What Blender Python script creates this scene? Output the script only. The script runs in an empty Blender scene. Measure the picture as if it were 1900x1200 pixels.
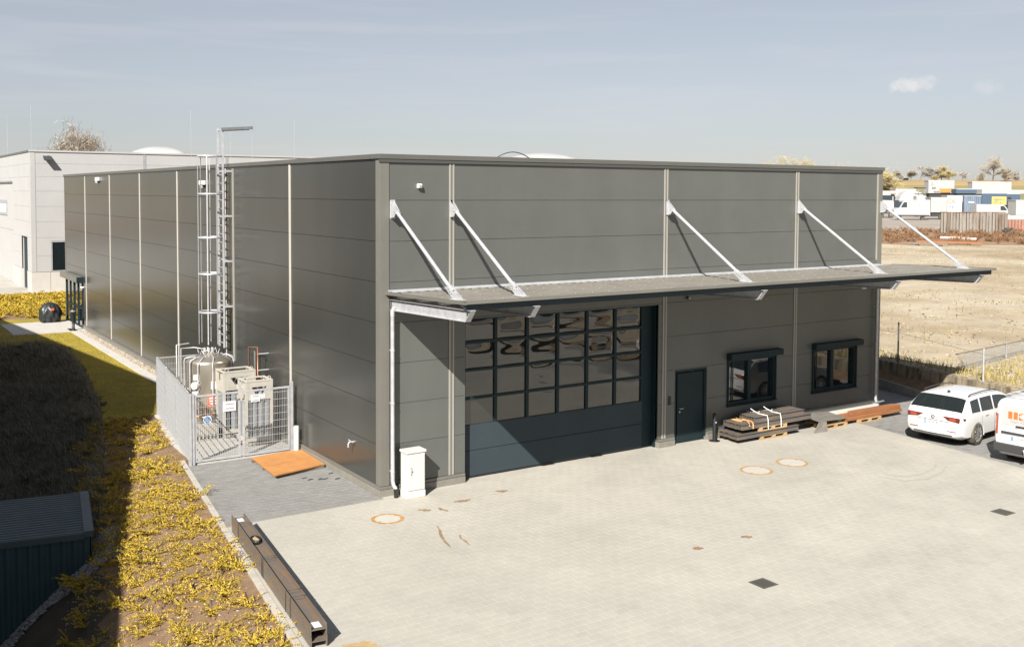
import bpy, math, random
import numpy as np
from mathutils import Vector, Matrix
random.seed(7); np.random.seed(7)
SC = bpy.context.scene
COL = SC.collection
# ------------------------------------------------------------------ camera
FPX, CX, CY = 1893.19, 947.77, 447.78
CAM = np.array([-10.9255, -22.3434, 7.445])
RGT = np.array([0.83531606, -0.54975086, 0.00458963])
UPV = np.array([0.02226134, 0.04216394, 0.99886267])
FWD = np.array([0.54931913, 0.83426386, -0.04745841])
cd = bpy.data.cameras.new('camera'); co = bpy.data.objects.new('camera', cd); COL.objects.link(co)
cd.sensor_fit = 'HORIZONTAL'; cd.sensor_width = 36.0; cd.lens = FPX*36/1900
cd.shift_x = (950-CX)/1900; cd.shift_y = -(600-CY)/1900
cd.clip_start = 0.1; cd.clip_end = 6000
co.matrix_world = Matrix(((RGT[0], UPV[0], -FWD[0], CAM[0]), (RGT[1], UPV[1], -FWD[1], CAM[1]), (RGT[2], UPV[2], -FWD[2], CAM[2]), (0, 0, 0, 1)))
SC.camera = co
# ------------------------------------------------------------------ light
SUNT = Vector((1.25, 1.0, -1.23)).normalized()           # direction the sunlight travels
W = bpy.data.worlds.new('World'); SC.world = W; W.use_nodes = True
nt = W.node_tree; nt.nodes.clear()
def N(tree, t, **k):
    n = tree.nodes.new(t)
    for a, b in k.items(): setattr(n, a, b)
    return n
out = N(nt, 'ShaderNodeOutputWorld'); bg = N(nt, 'ShaderNodeBackground')
sky = N(nt, 'ShaderNodeTexSky', sky_type='NISHITA', sun_disc=False)
sky.sun_elevation = math.radians(37.5); sky.sun_rotation = math.radians(231.3)
sky.altitude = 300; sky.air_density = 1.0; sky.dust_density = 0.7; sky.ozone_density = 3.0
hsv = N(nt, 'ShaderNodeHueSaturation'); hsv.inputs['Saturation'].default_value = 0.6; hsv.inputs['Value'].default_value = 1.0
nt.links.new(sky.outputs[0], hsv.inputs['Color'])
# thin streaky cirrus: noise stretched along the horizon, on the view direction
tc = N(nt, 'ShaderNodeTexCoord'); mp = N(nt, 'ShaderNodeMapping'); mp.inputs['Scale'].default_value = (1.6, 1.6, 22.0)
mp.inputs['Rotation'].default_value = (0.03, -0.05, 0.0)
nz = N(nt, 'ShaderNodeTexNoise'); nz.inputs['Scale'].default_value = 2.2; nz.inputs['Detail'].default_value = 6; nz.inputs['Roughness'].default_value = 0.55
nt.links.new(tc.outputs['Generated'], mp.inputs[0]); nt.links.new(mp.outputs[0], nz.inputs['Vector'])
rp = N(nt, 'ShaderNodeMapRange'); rp.inputs[1].default_value = 0.48; rp.inputs[2].default_value = 0.82; rp.inputs[4].default_value = 0.4
nt.links.new(nz.outputs[0], rp.inputs[0])
mx = N(nt, 'ShaderNodeMixRGB'); mx.inputs[2].default_value = (6.3, 6.35, 6.8, 1)
sc1 = N(nt, 'ShaderNodeMixRGB', blend_type='MULTIPLY'); sc1.inputs[0].default_value = 1.0; sc1.inputs[2].default_value = (0.1, 0.1, 0.1, 1)
gm = N(nt, 'ShaderNodeGamma'); gm.inputs[1].default_value = 0.68          # flatter, hazier gradient
sc2 = N(nt, 'ShaderNodeMixRGB', blend_type='MULTIPLY'); sc2.inputs[0].default_value = 1.0; sc2.inputs[2].default_value = (3.93, 3.84, 3.9, 1)
nt.links.new(hsv.outputs[0], sc1.inputs[1]); nt.links.new(sc1.outputs[0], gm.inputs[0]); nt.links.new(gm.outputs[0], sc2.inputs[1])
nt.links.new(rp.outputs[0], mx.inputs[0]); nt.links.new(sc2.outputs[0], mx.inputs[1]); mx.inputs[2].default_value = (3.45, 3.45, 3.62, 1)
# one small cumulus low on the right
def puff(px, py, ru, rv, seed, amount, prev):
    d0 = FWD + RGT*(px-CX)/FPX - UPV*(py-CY)/FPX; d0 = d0/np.linalg.norm(d0)
    sb = N(nt, 'ShaderNodeVectorMath', operation='SUBTRACT'); sb.inputs[1].default_value = tuple(d0); nt.links.new(tc.outputs['Generated'], sb.inputs[0])
    ds = []
    for ax, r in ((RGT, ru), (UPV, rv)):
        dt = N(nt, 'ShaderNodeVectorMath', operation='DOT_PRODUCT'); dt.inputs[1].default_value = tuple(ax/r); nt.links.new(sb.outputs[0], dt.inputs[0])
        sq = N(nt, 'ShaderNodeMath', operation='MULTIPLY'); nt.links.new(dt.outputs['Value'], sq.inputs[0]); nt.links.new(dt.outputs['Value'], sq.inputs[1]); ds.append(sq)
    ad = N(nt, 'ShaderNodeMath', operation='ADD'); nt.links.new(ds[0].outputs[0], ad.inputs[0]); nt.links.new(ds[1].outputs[0], ad.inputs[1])
    n_ = N(nt, 'ShaderNodeTexNoise'); n_.inputs['Scale'].default_value = 70; n_.inputs['Detail'].default_value = 5
    o_ = N(nt, 'ShaderNodeVectorMath', operation='ADD'); o_.inputs[1].default_value = (seed, seed*0.7, 0); nt.links.new(tc.outputs['Generated'], o_.inputs[0]); nt.links.new(o_.outputs[0], n_.inputs['Vector'])
    ml = N(nt, 'ShaderNodeMath', operation='MULTIPLY_ADD'); ml.inputs[1].default_value = -2.6; ml.inputs[2].default_value = 2.05; nt.links.new(n_.outputs[0], ml.inputs[0])
    a2 = N(nt, 'ShaderNodeMath', operation='ADD'); nt.links.new(ad.outputs[0], a2.inputs[0]); nt.links.new(ml.outputs[0], a2.inputs[1])
    m_ = N(nt, 'ShaderNodeMapRange'); m_.interpolation_type = 'SMOOTHSTEP'; m_.inputs[1].default_value = 1.5; m_.inputs[2].default_value = 0.5; m_.inputs[3].default_value = 0.0; m_.inputs[4].default_value = amount
    nt.links.new(a2.outputs[0], m_.inputs[0])
    x_ = N(nt, 'ShaderNodeMixRGB'); x_.inputs[2].default_value = (3.95, 3.95, 3.95, 1); nt.links.new(m_.outputs[0], x_.inputs[0]); nt.links.new(prev.outputs[0], x_.inputs[1]); return x_
last = puff(1692, 160, 0.026, 0.0095, 3.0, 0.85, mx); last = puff(1838, 157, 0.016, 0.010, 9.0, 0.3, last)
nt.links.new(last.outputs[0], bg.inputs[0]); bg.inputs[1].default_value = 0.1
nt.links.new(bg.outputs[0], out.inputs[0])
sl = bpy.data.lights.new('sun', 'SUN'); so = bpy.data.objects.new('sun', sl); COL.objects.link(so)
sl.energy = 5.0; sl.angle = math.radians(0.5); sl.color = (1.0, 0.945, 0.86)
so.rotation_euler = SUNT.to_track_quat('-Z', 'Y').to_euler(); so.location = (-30, -30, 40)
SC.view_settings.view_transform = 'Standard'; SC.view_settings.look = 'None'
SC.view_settings.exposure = 1.05; SC.view_settings.gamma = 1.0

# ------------------------------------------------------------------ helpers
def at(px, py, D):                      # a measured photo point at a known depth, in world metres
    return CAM + D*(FWD + RGT*(px-CX)/FPX - UPV*(py-CY)/FPX)
MATS = {}
def mat(name, col, rough=0.6, metal=0.0, var=0.0, vscale=4.0, bump=0.0, bscale=40.0, col2=None, island=0.0, spec=None, coat=0.0, stretch=None, detail=5, lo=0.35, hi=0.65, alpha=None):
    """colour with a noise-driven second colour, per-piece value variation and fine bump"""
    m = bpy.data.materials.new(name); m.use_nodes = True; t = m.node_tree
    b = t.nodes['Principled BSDF']; b.inputs['Roughness'].default_value = rough; b.inputs['Metallic'].default_value = metal
    if spec is not None: b.inputs['Specular IOR Level'].default_value = spec
    if coat: b.inputs['Coat Weight'].default_value = coat; b.inputs['Coat Roughness'].default_value = 0.05
    c4 = (*col, 1)
    b.inputs['Base Color'].default_value = c4
    tcn = N(t, 'ShaderNodeTexCoord'); src = tcn.outputs['Object']
    if stretch:
        mpn = N(t, 'ShaderNodeMapping'); mpn.inputs['Scale'].default_value = stretch; t.links.new(src, mpn.inputs[0]); src = mpn.outputs[0]
    last = None
    if var > 0 or col2:
        n1 = N(t, 'ShaderNodeTexNoise'); n1.inputs['Scale'].default_value = vscale; n1.inputs['Detail'].default_value = detail; n1.inputs['Roughness'].default_value = 0.6
        t.links.new(src, n1.inputs['Vector'])
        mr = N(t, 'ShaderNodeMapRange'); mr.inputs[1].default_value = lo; mr.inputs[2].default_value = hi
        t.links.new(n1.outputs[0], mr.inputs[0])
        mxn = N(t, 'ShaderNodeMixRGB')
        if col2 is None:
            mxn.inputs[1].default_value = tuple(c*(1-var) for c in col)+(1,); mxn.inputs[2].default_value = tuple(min(1, c*(1+var)) for c in col)+(1,)
        else:
            mxn.inputs[1].default_value = c4; mxn.inputs[2].default_value = (*col2, 1)
        t.links.new(mr.outputs[0], mxn.inputs[0]); last = mxn.outputs[0]
    if island > 0:
        g = N(t, 'ShaderNodeNewGeometry'); oi = N(t, 'ShaderNodeObjectInfo')
        ad = N(t, 'ShaderNodeMath', operation='ADD'); fr = N(t, 'ShaderNodeMath', operation='FRACT')
        t.links.new(g.outputs['Random Per Island'], ad.inputs[0]); t.links.new(oi.outputs['Random'], ad.inputs[1]); t.links.new(ad.outputs[0], fr.inputs[0])
        m2 = N(t, 'ShaderNodeMapRange'); m2.inputs[3].default_value = 1-island; m2.inputs[4].default_value = 1+island
        t.links.new(fr.outputs[0], m2.inputs[0])
        ml = N(t, 'ShaderNodeMixRGB', blend_type='MULTIPLY'); ml.inputs[0].default_value = 1.0
        if last is None: ml.inputs[1].default_value = c4
        else: t.links.new(last, ml.inputs[1])
        t.links.new(m2.outputs[0], ml.inputs[2]); last = ml.outputs[0]
    if last is not None: t.links.new(last, b.inputs['Base Color'])
    if bump > 0:
        n2 = N(t, 'ShaderNodeTexNoise'); n2.inputs['Scale'].default_value = bscale; n2.inputs['Detail'].default_value = 4
        t.links.new(src, n2.inputs['Vector'])
        bp = N(t, 'ShaderNodeBump'); bp.inputs['Strength'].default_value = bump; bp.inputs['Distance'].default_value = 0.02
        t.links.new(n2.outputs[0], bp.inputs['Height']); t.links.new(bp.outputs[0], b.inputs['Normal'])
    MATS[name] = m
    return m
class MB:
    def __init__(s): s.v = []; s.f = []; s.n = 0; s.sm = []; s.mi = []
    def add(s, v, f, smooth=False, m=0):
        s.v.extend([tuple(map(float, q)) for q in v]); s.f.extend([tuple(i+s.n for i in q) for q in f]); s.n += len(v)
        s.sm.extend([smooth]*len(f)); s.mi.extend([m]*len(f)); return s
    def box(s, x0, x1, y0, y1, z0, z1, m=0):
        v = [(x, y, z) for z in (z0, z1) for y in (y0, y1) for x in (x0, x1)]
        return s.add(v, [(0, 2, 3, 1), (4, 5, 7, 6), (0, 1, 5, 4), (2, 6, 7, 3), (0, 4, 6, 2), (1, 3, 7, 5)], m=m)
    def hexa(s, p, m=0):    # 8 points, bottom ring ccw then top ring ccw
        return s.add(p, [(3, 2, 1, 0), (4, 5, 6, 7), (0, 1, 5, 4), (1, 2, 6, 5), (2, 3, 7, 6), (3, 0, 4, 7)], m=m)
    def bar(s, p0, p1, w, h, up=(0, 0, 1), m=0):
        p0 = Vector(p0); p1 = Vector(p1); d = (p1-p0).normalized(); u = Vector(up)
        if abs(d.dot(u)) > 0.99: u = Vector((1, 0, 0))
        a = d.cross(u).normalized(); b = a.cross(d).normalized()
        q = []
        for p in (p0, p1):
            for sa, sb in ((-1, -1), (1, -1), (1, 1), (-1, 1)): q.append(p+a*(w/2*sa)+b*(h/2*sb))
        return s.hexa(q, m)
    def tube(s, pts, r, n=8, caps=True, m=0, smooth=True):
        pts = [Vector(p) for p in pts]; rs = r if isinstance(r, (list, tuple)) else [r]*len(pts)
        V = []; F = []; a = None
        for i, p in enumerate(pts):
            d = (pts[min(i+1, len(pts)-1)]-pts[max(i-1, 0)])
            if d.length < 1e-9: d = Vector((0, 0, 1))
            d.normalize()
            if a is None: a = d.orthogonal().normalized()
            else:
                a = a-d*a.dot(d)
                a = a.normalized() if a.length > 1e-6 else d.orthogonal().normalized()
            b = d.cross(a)
            for k in range(n):
                t = 2*math.pi*k/n; V.append(p+(a*math.cos(t)+b*math.sin(t))*rs[i])
        for i in range(len(pts)-1):
            for k in range(n):
                k2 = (k+1) % n; F.append((i*n+k, i*n+k2, (i+1)*n+k2, (i+1)*n+k))
        s.add(V, F, smooth, m)
        if caps:
            s.add(V[:n], [tuple(range(n))[::-1]], False, m); s.add(V[-n:], [tuple(range(n))], False, m)
        return s
    def lathe(s, prof, c, n=32, m=0, smooth=True, cap=True):
        V = []; F = []
        for r, z in prof:
            for k in range(n):
                t = 2*math.pi*k/n; V.append((c[0]+r*math.cos(t), c[1]+r*math.sin(t), c[2]+z))
        for i in range(len(prof)-1):
            for k in range(n):
                k2 = (k+1) % n; F.append((i*n+k, i*n+k2, (i+1)*n+k2, (i+1)*n+k))
        s.add(V, F, smooth, m)
        if cap:
            s.add(V[:n], [tuple(range(n))[::-1]], False, m); s.add(V[-n:], [tuple(range(n))], False, m)
        return s
    def prism(s, poly, fn, a0, a1, m=0):     # poly of 2-D points, fn(u, v, a) -> xyz
        n = len(poly); V = [fn(u, v, a0) for u, v in poly]+[fn(u, v, a1) for u, v in poly]
        F = [tuple(range(n))[::-1], tuple(range(n, 2*n))]+[(i, (i+1) % n, n+(i+1) % n, n+i) for i in range(n)]
        return s.add(V, F, m=m)
    def mesh(s, name, mats):
        me = bpy.data.meshes.new(name); me.from_pydata(s.v, [], s.f)
        for m in (mats if isinstance(mats, (list, tuple)) else [mats]): me.materials.append(MATS[m] if isinstance(m, str) else m)
        me.polygons.foreach_set('use_smooth', s.sm); me.polygons.foreach_set('material_index', s.mi)
        me.update(); return me
    def build(s, name, mats, parent=None, bevel=0, local=False):
        o = bpy.data.objects.new(name, s.mesh(name, mats)); COL.objects.link(o)
        if bevel:
            bv = o.modifiers.new('bevel', 'BEVEL'); bv.width = bevel; bv.segments = 2; bv.limit_method = 'ANGLE'
        if parent is not None: par(o, parent, local)
        return o
def par(o, parent, local=False):
    o.parent = parent
    if not local: o.matrix_parent_inverse = world_inv(parent)
def world_mat(o):
    m = Matrix.LocRotScale(o.location, o.rotation_euler, o.scale)
    if o.parent: m = world_mat(o.parent) @ o.matrix_parent_inverse @ m
    return m
def world_inv(o): return world_mat(o).inverted()
def tag(o, label, cat, group=None):
    o['label'] = label; o['category'] = cat
    if group: o['group'] = group
    return o
def struct(o): o['kind'] = 'structure'; return o
def stuff(o): o['kind'] = 'stuff'; return o
def thing(name, label, cat, loc=(0, 0, 0), rz=0.0, group=None):
    e = bpy.data.objects.new(name, None); COL.objects.link(e); e.empty_display_size = 0.3
    e.location = loc; e.rotation_euler = (0, 0, rz); return tag(e, label, cat, group)
def inst(me, name, parent, loc, rz=0.0, scale=None):
    o = bpy.data.objects.new(name, me); COL.objects.link(o); o.location = loc; o.rotation_euler = (0, 0, rz)
    if scale: o.scale = scale
    par(o, parent); return o
def npmesh(name, V, F, mats, parent=None, smooth=False, mi=None):
    me = bpy.data.meshes.new(name); me.vertices.add(len(V)); me.vertices.foreach_set('co', np.asarray(V, np.float32).ravel())
    F = np.asarray(F, np.int32); k = F.shape[1]
    me.loops.add(F.size); me.loops.foreach_set('vertex_index', F.ravel())
    me.polygons.add(len(F)); me.polygons.foreach_set('loop_start', np.arange(0, F.size, k, dtype=np.int32)); me.polygons.foreach_set('loop_total', np.full(len(F), k, np.int32))
    for m in (mats if isinstance(mats, (list, tuple)) else [mats]): me.materials.append(MATS[m])
    if mi is not None: me.polygons.foreach_set('material_index', np.asarray(mi, np.int32))
    me.polygons.foreach_set('use_smooth', np.full(len(F), smooth)); me.update(calc_edges=True); me.validate()
    o = bpy.data.objects.new(name, me); COL.objects.link(o)
    if parent is not None: par(o, parent)
    return o
def text(body, name, m, parent, M, size, local=True, extrude=0.002, align='CENTER', sx=1.0):
    cu = bpy.data.curves.new(name, 'FONT'); cu.body = body; cu.size = size; cu.align_x = align; cu.align_y = 'CENTER'; cu.extrude = extrude; cu.resolution_u = 3
    ob = bpy.data.objects.new(name, cu); COL.objects.link(ob); bpy.context.view_layer.update()
    me = bpy.data.meshes.new_from_object(ob.evaluated_get(bpy.context.evaluated_depsgraph_get()))
    bpy.data.objects.remove(ob); bpy.data.curves.remove(cu)
    me.transform(M @ Matrix.Diagonal((sx, 1, 1, 1))); me.materials.clear(); me.materials.append(MATS[m]); me.name = name
    o = bpy.data.objects.new(name, me); COL.objects.link(o); par(o, parent, local); return o
def frame_m(o, ex, ey):      # matrix with text x axis ex, y axis ey at o
    ex = Vector(ex).normalized(); ey = Vector(ey).normalized(); ez = ex.cross(ey)
    return Matrix(((ex.x, ey.x, ez.x, o[0]), (ex.y, ey.y, ez.y, o[1]), (ex.z, ey.z, ez.z, o[2]), (0, 0, 0, 1)))

# ------------------------------------------------------------------ materials
mat('panel_grey', (0.106, 0.1115, 0.1045), 0.42, 0.15, var=0.05, vscale=0.7, bump=0.05, bscale=1.3)
mat('panel_side', (0.099, 0.102, 0.096), 0.24, 0.6, var=0.06, vscale=0.5, bump=0.14, bscale=0.8, stretch=(1, 1, 0.45))
mat('trim_light', (0.30, 0.29, 0.26), 0.5, 0.1, var=0.05, vscale=2)
mat('trim_grey', (0.155, 0.15, 0.133), 0.45, 0.15, var=0.05, vscale=1.2)
mat('coping_grey', (0.125, 0.125, 0.115), 0.4, 0.3, var=0.05, vscale=0.8)
mat('joint_dark', (0.055, 0.056, 0.054), 0.8)
mat('plinth_grey', (0.2, 0.19, 0.165), 0.6, 0.1, var=0.1, vscale=3)
mat('galv', (0.44, 0.45, 0.47), 0.42, 0.3, var=0.12, vscale=6, bump=0.05, bscale=60)
mat('galv_dull', (0.36, 0.38, 0.40), 0.5, 0.4, var=0.12, vscale=3)
mat('canopy_sheet', (0.25, 0.235, 0.205), 0.42, 0.4, var=0.1, vscale=1.5)
mat('anthracite', (0.011, 0.023, 0.027), 0.5, 0.0, spec=0.2, var=0.1, vscale=2)
mat('gate_panel', (0.034, 0.047, 0.056), 0.55, 0.0, spec=0.15, var=0.05, vscale=1.5)
mat('black_plastic', (0.012, 0.014, 0.015), 0.45)
mat('white_paint', (0.78, 0.77, 0.74), 0.4, var=0.03, vscale=2)
mat('white_grp', (0.55, 0.535, 0.5), 0.5, var=0.04, vscale=3)
mat('hall_white', (0.38, 0.38, 0.378), 0.5, var=0.03, vscale=0.6)
mat('hall_concrete', (0.44, 0.42, 0.385), 0.8, var=0.06, vscale=1.0, bump=0.1)
mat('dome', (0.42, 0.415, 0.405), 0.25, 0.0, var=0.02)
mat('roof_membrane', (0.4, 0.4, 0.39), 0.8, var=0.1)
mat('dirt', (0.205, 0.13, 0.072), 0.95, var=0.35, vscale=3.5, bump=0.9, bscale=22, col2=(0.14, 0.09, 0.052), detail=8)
mat('shaded_dirt', (0.045, 0.04, 0.026), 0.95, bump=0.9, bscale=9, col2=(0.07, 0.06, 0.036), vscale=1.6, var=0.2)  # basin soil; the deep shade there is put into its dark colour
mat('lawn', (0.28, 0.205, 0.02), 0.9, col2=(0.20, 0.165, 0.016), var=0.2, vscale=1.6, bump=0.8, bscale=55, detail=8)
mat('concrete_base', (0.33, 0.315, 0.285), 0.9, var=0.1, vscale=1.2)
mat('joint_sand', (0.342, 0.326, 0.289), 0.95, var=0.1, vscale=8)
mat('joint_grey', (0.21, 0.208, 0.2), 0.95, var=0.1, vscale=8)
mat('paver_light', (0.335, 0.32, 0.283), 0.85, var=0.075, vscale=0.32, bump=0.2, bscale=70, island=0.009, detail=7)
mat('paver_grey', (0.195, 0.193, 0.186), 0.85, var=0.2, vscale=1.1, bump=0.25, bscale=70, island=0.03, detail=7)
mat('kerb', (0.36, 0.34, 0.30), 0.9, var=0.12, vscale=4, bump=0.2, bscale=50)
mat('slab', (0.40, 0.385, 0.36), 0.9, var=0.06, vscale=2, bump=0.15)
mat('pebble', (0.29, 0.25, 0.20), 0.8, island=0.45)
mat('gravel', (0.20, 0.20, 0.195), 0.9, island=0.5)
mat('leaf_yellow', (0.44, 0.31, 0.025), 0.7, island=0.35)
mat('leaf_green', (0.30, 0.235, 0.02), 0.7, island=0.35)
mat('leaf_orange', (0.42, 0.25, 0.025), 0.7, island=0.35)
mat('shade_leaf_green', (0.085, 0.085, 0.035), 0.8, island=0.35)  # grey-green basin plants; deep shade is put into these three tones too
mat('shade_leaf_dark', (0.04, 0.048, 0.024), 0.8, island=0.35)
mat('shade_leaf_grey', (0.15, 0.145, 0.11), 0.8, island=0.35)
mat('twig', (0.14, 0.09, 0.05), 0.9, island=0.3)
mat('grass_dry', (0.25, 0.235, 0.185), 0.9, island=0.45)
mat('grass_weed', (0.30, 0.24, 0.075), 0.9, island=0.4)
mat('sand', (0.385, 0.33, 0.245), 0.95, col2=(0.27, 0.21, 0.13), vscale=0.10, var=0.2, bump=0.5, bscale=1.5, stretch=(1, 1, 1), detail=10, lo=0.42, hi=0.62)
mat('brush', (0.19, 0.11, 0.065), 0.95, col2=(0.25, 0.17, 0.10), vscale=0.5, var=0.2, bump=0.6, bscale=3)
mat('lot', (0.26, 0.23, 0.2), 0.95, var=0.12, vscale=0.1)
mat('meadow', (0.17, 0.17, 0.085), 0.95, var=0.12, vscale=0.02, col2=(0.26, 0.19, 0.08))
mat('crop', (0.30, 0.22, 0.10), 0.95, var=0.12, vscale=0.02)
mat('rust', (0.20, 0.095, 0.045), 0.7, 0.2, col2=(0.12, 0.075, 0.05), vscale=9, var=0.3, bump=0.3, bscale=60, stretch=(1, 1, 1))
mat('mill_steel', (0.135, 0.12, 0.105), 0.5, 0.2, col2=(0.22, 0.13, 0.065), vscale=3.5, var=0.3, bump=0.1, bscale=40, stretch=(4, 0.5, 4), lo=0.45, hi=0.75)
mat('mill_steel_x', (0.115, 0.11, 0.105), 0.55, 0.2, col2=(0.24, 0.16, 0.10), vscale=3.5, var=0.3, bump=0.1, bscale=40, stretch=(0.4, 4, 4), lo=0.45, hi=0.75)
mat('rust_orange', (0.43, 0.20, 0.06), 0.75, 0.0, col2=(0.37, 0.165, 0.05), vscale=3, var=0.2, bump=0.2, bscale=50)
mat('rust_bar', (0.30, 0.13, 0.05), 0.7, 0.1, col2=(0.22, 0.09, 0.04), vscale=3, var=0.2, stretch=(0.4, 4, 4))
mat('wood', (0.42, 0.29, 0.15), 0.8, col2=(0.33, 0.22, 0.11), vscale=5, var=0.2, bump=0.2, bscale=30, island=0.12)
mat('strap_white', (0.75, 0.74, 0.70), 0.6)
mat('strap_orange', (0.60, 0.30, 0.12), 0.6)
mat('stainless', (0.55, 0.50, 0.42), 0.3, 0.85, var=0.06, vscale=2, bump=0.03, bscale=3)
mat('brass', (0.45, 0.24, 0.12), 0.4, 0.7)
mat('copper', (0.42, 0.20, 0.11), 0.45, 0.6)
mat('cyl_grey', (0.19, 0.20, 0.21), 0.4, 0.2, var=0.1, vscale=3)
mat('cyl_top', (0.045, 0.05, 0.05), 0.5)
mat('cage_paint', (0.38, 0.36, 0.32), 0.55, var=0.08, vscale=3)
mat('sign_white', (0.6, 0.6, 0.6), 0.5)
mat('sign_red', (0.62, 0.10, 0.045), 0.5)
mat('sign_blue', (0.10, 0.22, 0.42), 0.5)
mat('sign_yellow', (0.75, 0.50, 0.04), 0.5)
mat('ink', (0.03, 0.03, 0.035), 0.6)
mat('ink_grey', (0.25, 0.25, 0.3), 0.6)
mat('carwhite', (0.60, 0.60, 0.60), 0.25, 0.0, coat=0.6, var=0.01)
mat('car_glass', (0.012, 0.016, 0.018), 0.06, 0.0, spec=0.8)
mat('rubber', (0.035, 0.033, 0.03), 0.85, col2=(0.11, 0.095, 0.07), vscale=6, var=0.2)
mat('rim', (0.6, 0.59, 0.57), 0.3, 0.8)
mat('lamp_red', (0.11, 0.012, 0.010), 0.15, coat=0.5)
mat('lamp_orange', (0.30, 0.05, 0.018), 0.15, coat=0.5)
mat('dark_trim', (0.035, 0.037, 0.038), 0.6)
mat('logo_orange', (0.72, 0.13, 0.025), 0.5)
mat('old_concrete', (0.28, 0.235, 0.165), 0.95, col2=(0.11, 0.09, 0.06), vscale=1.6, var=0.3, bump=0.8, bscale=12, stretch=(2.5, 2.5, 0.6), lo=0.42, hi=0.62)
mat('lstone', (0.26, 0.255, 0.24), 0.9, var=0.15, vscale=2, bump=0.2)
mat('post_dark', (0.055, 0.06, 0.065), 0.6)
mat('shed_green', (0.022, 0.05, 0.056), 0.55, 0.1, var=0.1, vscale=2)
mat('shed_roof', (0.05, 0.07, 0.078), 0.5, 0.2, var=0.1, vscale=2)
mat('tarp', (0.14, 0.13, 0.115), 0.85, var=0.15, vscale=4, bump=0.3, bscale=8)
mat('cover_black', (0.018, 0.022, 0.024), 0.4, var=0.3, vscale=6)
mat('blue_tarp', (0.055, 0.09, 0.135), 0.6, var=0.1)
mat('blue_box', (0.15, 0.19, 0.25), 0.6, var=0.15, vscale=1)
mat('rusty_sheet', (0.36, 0.335, 0.30), 0.7, col2=(0.23, 0.15, 0.095), vscale=0.9, var=0.3, stretch=(1.6, 1.6, 0.25), lo=0.48, hi=0.68)
mat('red_box', (0.30, 0.16, 0.12), 0.7, var=0.2, vscale=1)
mat('banner_yellow', (0.5, 0.40, 0.10), 0.6)
mat('bark', (0.17, 0.14, 0.11), 0.9, var=0.2, vscale=6)
mat('birch_bark', (0.5, 0.46, 0.42), 0.8, var=0.2, vscale=3)
mat('bud_tan', (0.31, 0.26, 0.195), 0.8, island=0.35)
mat('twig_grey', (0.30, 0.27, 0.23), 0.9, island=0.3)
mat('bud_yellow', (0.36, 0.29, 0.13), 0.8, island=0.35)
mat('birch_catkin', (0.36, 0.29, 0.21), 0.8, island=0.35)
mat('field_tuft', (0.24, 0.20, 0.10), 0.9, island=0.25)
mat('trim_side', (0.43, 0.41, 0.37), 0.5, 0.0, var=0.05, vscale=2)
mat('stain', (0.22, 0.15, 0.085), 0.95, var=0.25, vscale=12)
mat('arm_grey', (0.15, 0.155, 0.165), 0.5, 0.2, var=0.1, vscale=3)
mat('ring_rust', (0.34, 0.20, 0.075), 0.9, var=0.3, vscale=9)
mat('manhole_fill', (0.40, 0.385, 0.35), 0.9, var=0.05, vscale=3)
mat('grate', (0.10, 0.095, 0.08), 0.7, 0.2)
mat('wire', (0.34, 0.35, 0.36), 0.5, 0.0)
mat('hall_left', (0.2, 0.2, 0.195), 0.7)
def mottle(name, scale, amt, stretch=(1, 1, 1), lo=0.4, hi=0.65):
    t = MATS[name].node_tree; b = t.nodes['Principled BSDF']; src = b.inputs['Base Color'].links[0].from_socket
    c = N(t, 'ShaderNodeTexCoord'); mp_ = N(t, 'ShaderNodeMapping'); mp_.inputs['Scale'].default_value = stretch; t.links.new(c.outputs['Object'], mp_.inputs[0])
    g_ = N(t, 'ShaderNodeNewGeometry'); t.links.new(g_.outputs['Position'], mp_.inputs[0])
    n = N(t, 'ShaderNodeTexNoise'); n.inputs['Scale'].default_value = scale; n.inputs['Detail'].default_value = 8; n.inputs['Roughness'].default_value = 0.65; n.inputs['Distortion'].default_value = 0.6; t.links.new(mp_.outputs[0], n.inputs['Vector'])
    r = N(t, 'ShaderNodeMapRange'); r.inputs[1].default_value = lo; r.inputs[2].default_value = hi; r.inputs[3].default_value = 1+amt*0.4; r.inputs[4].default_value = 1-amt; t.links.new(n.outputs[0], r.inputs[0])
    m_ = N(t, 'ShaderNodeMixRGB', blend_type='MULTIPLY'); m_.inputs[0].default_value = 1; t.links.new(src, m_.inputs[1]); t.links.new(r.outputs[0], m_.inputs[2]); t.links.new(m_.outputs[0], b.inputs['Base Color'])
mottle('paver_light', 1.3, 0.07); mottle('paver_light', 0.35, 0.08, (0.5, 1.6, 1), 0.5, 0.75); mottle('paver_grey', 2.6, 0.13, (1, 1.5, 1)); mottle('sand', 0.5, 0.14); mottle('sand', 2.2, 0.1); mottle('lawn', 0.35, 0.22); mottle('panel_grey', 0.5, 0.05, (1, 1, 0.2)); mottle('joint_sand', 1.3, 0.07)
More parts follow.
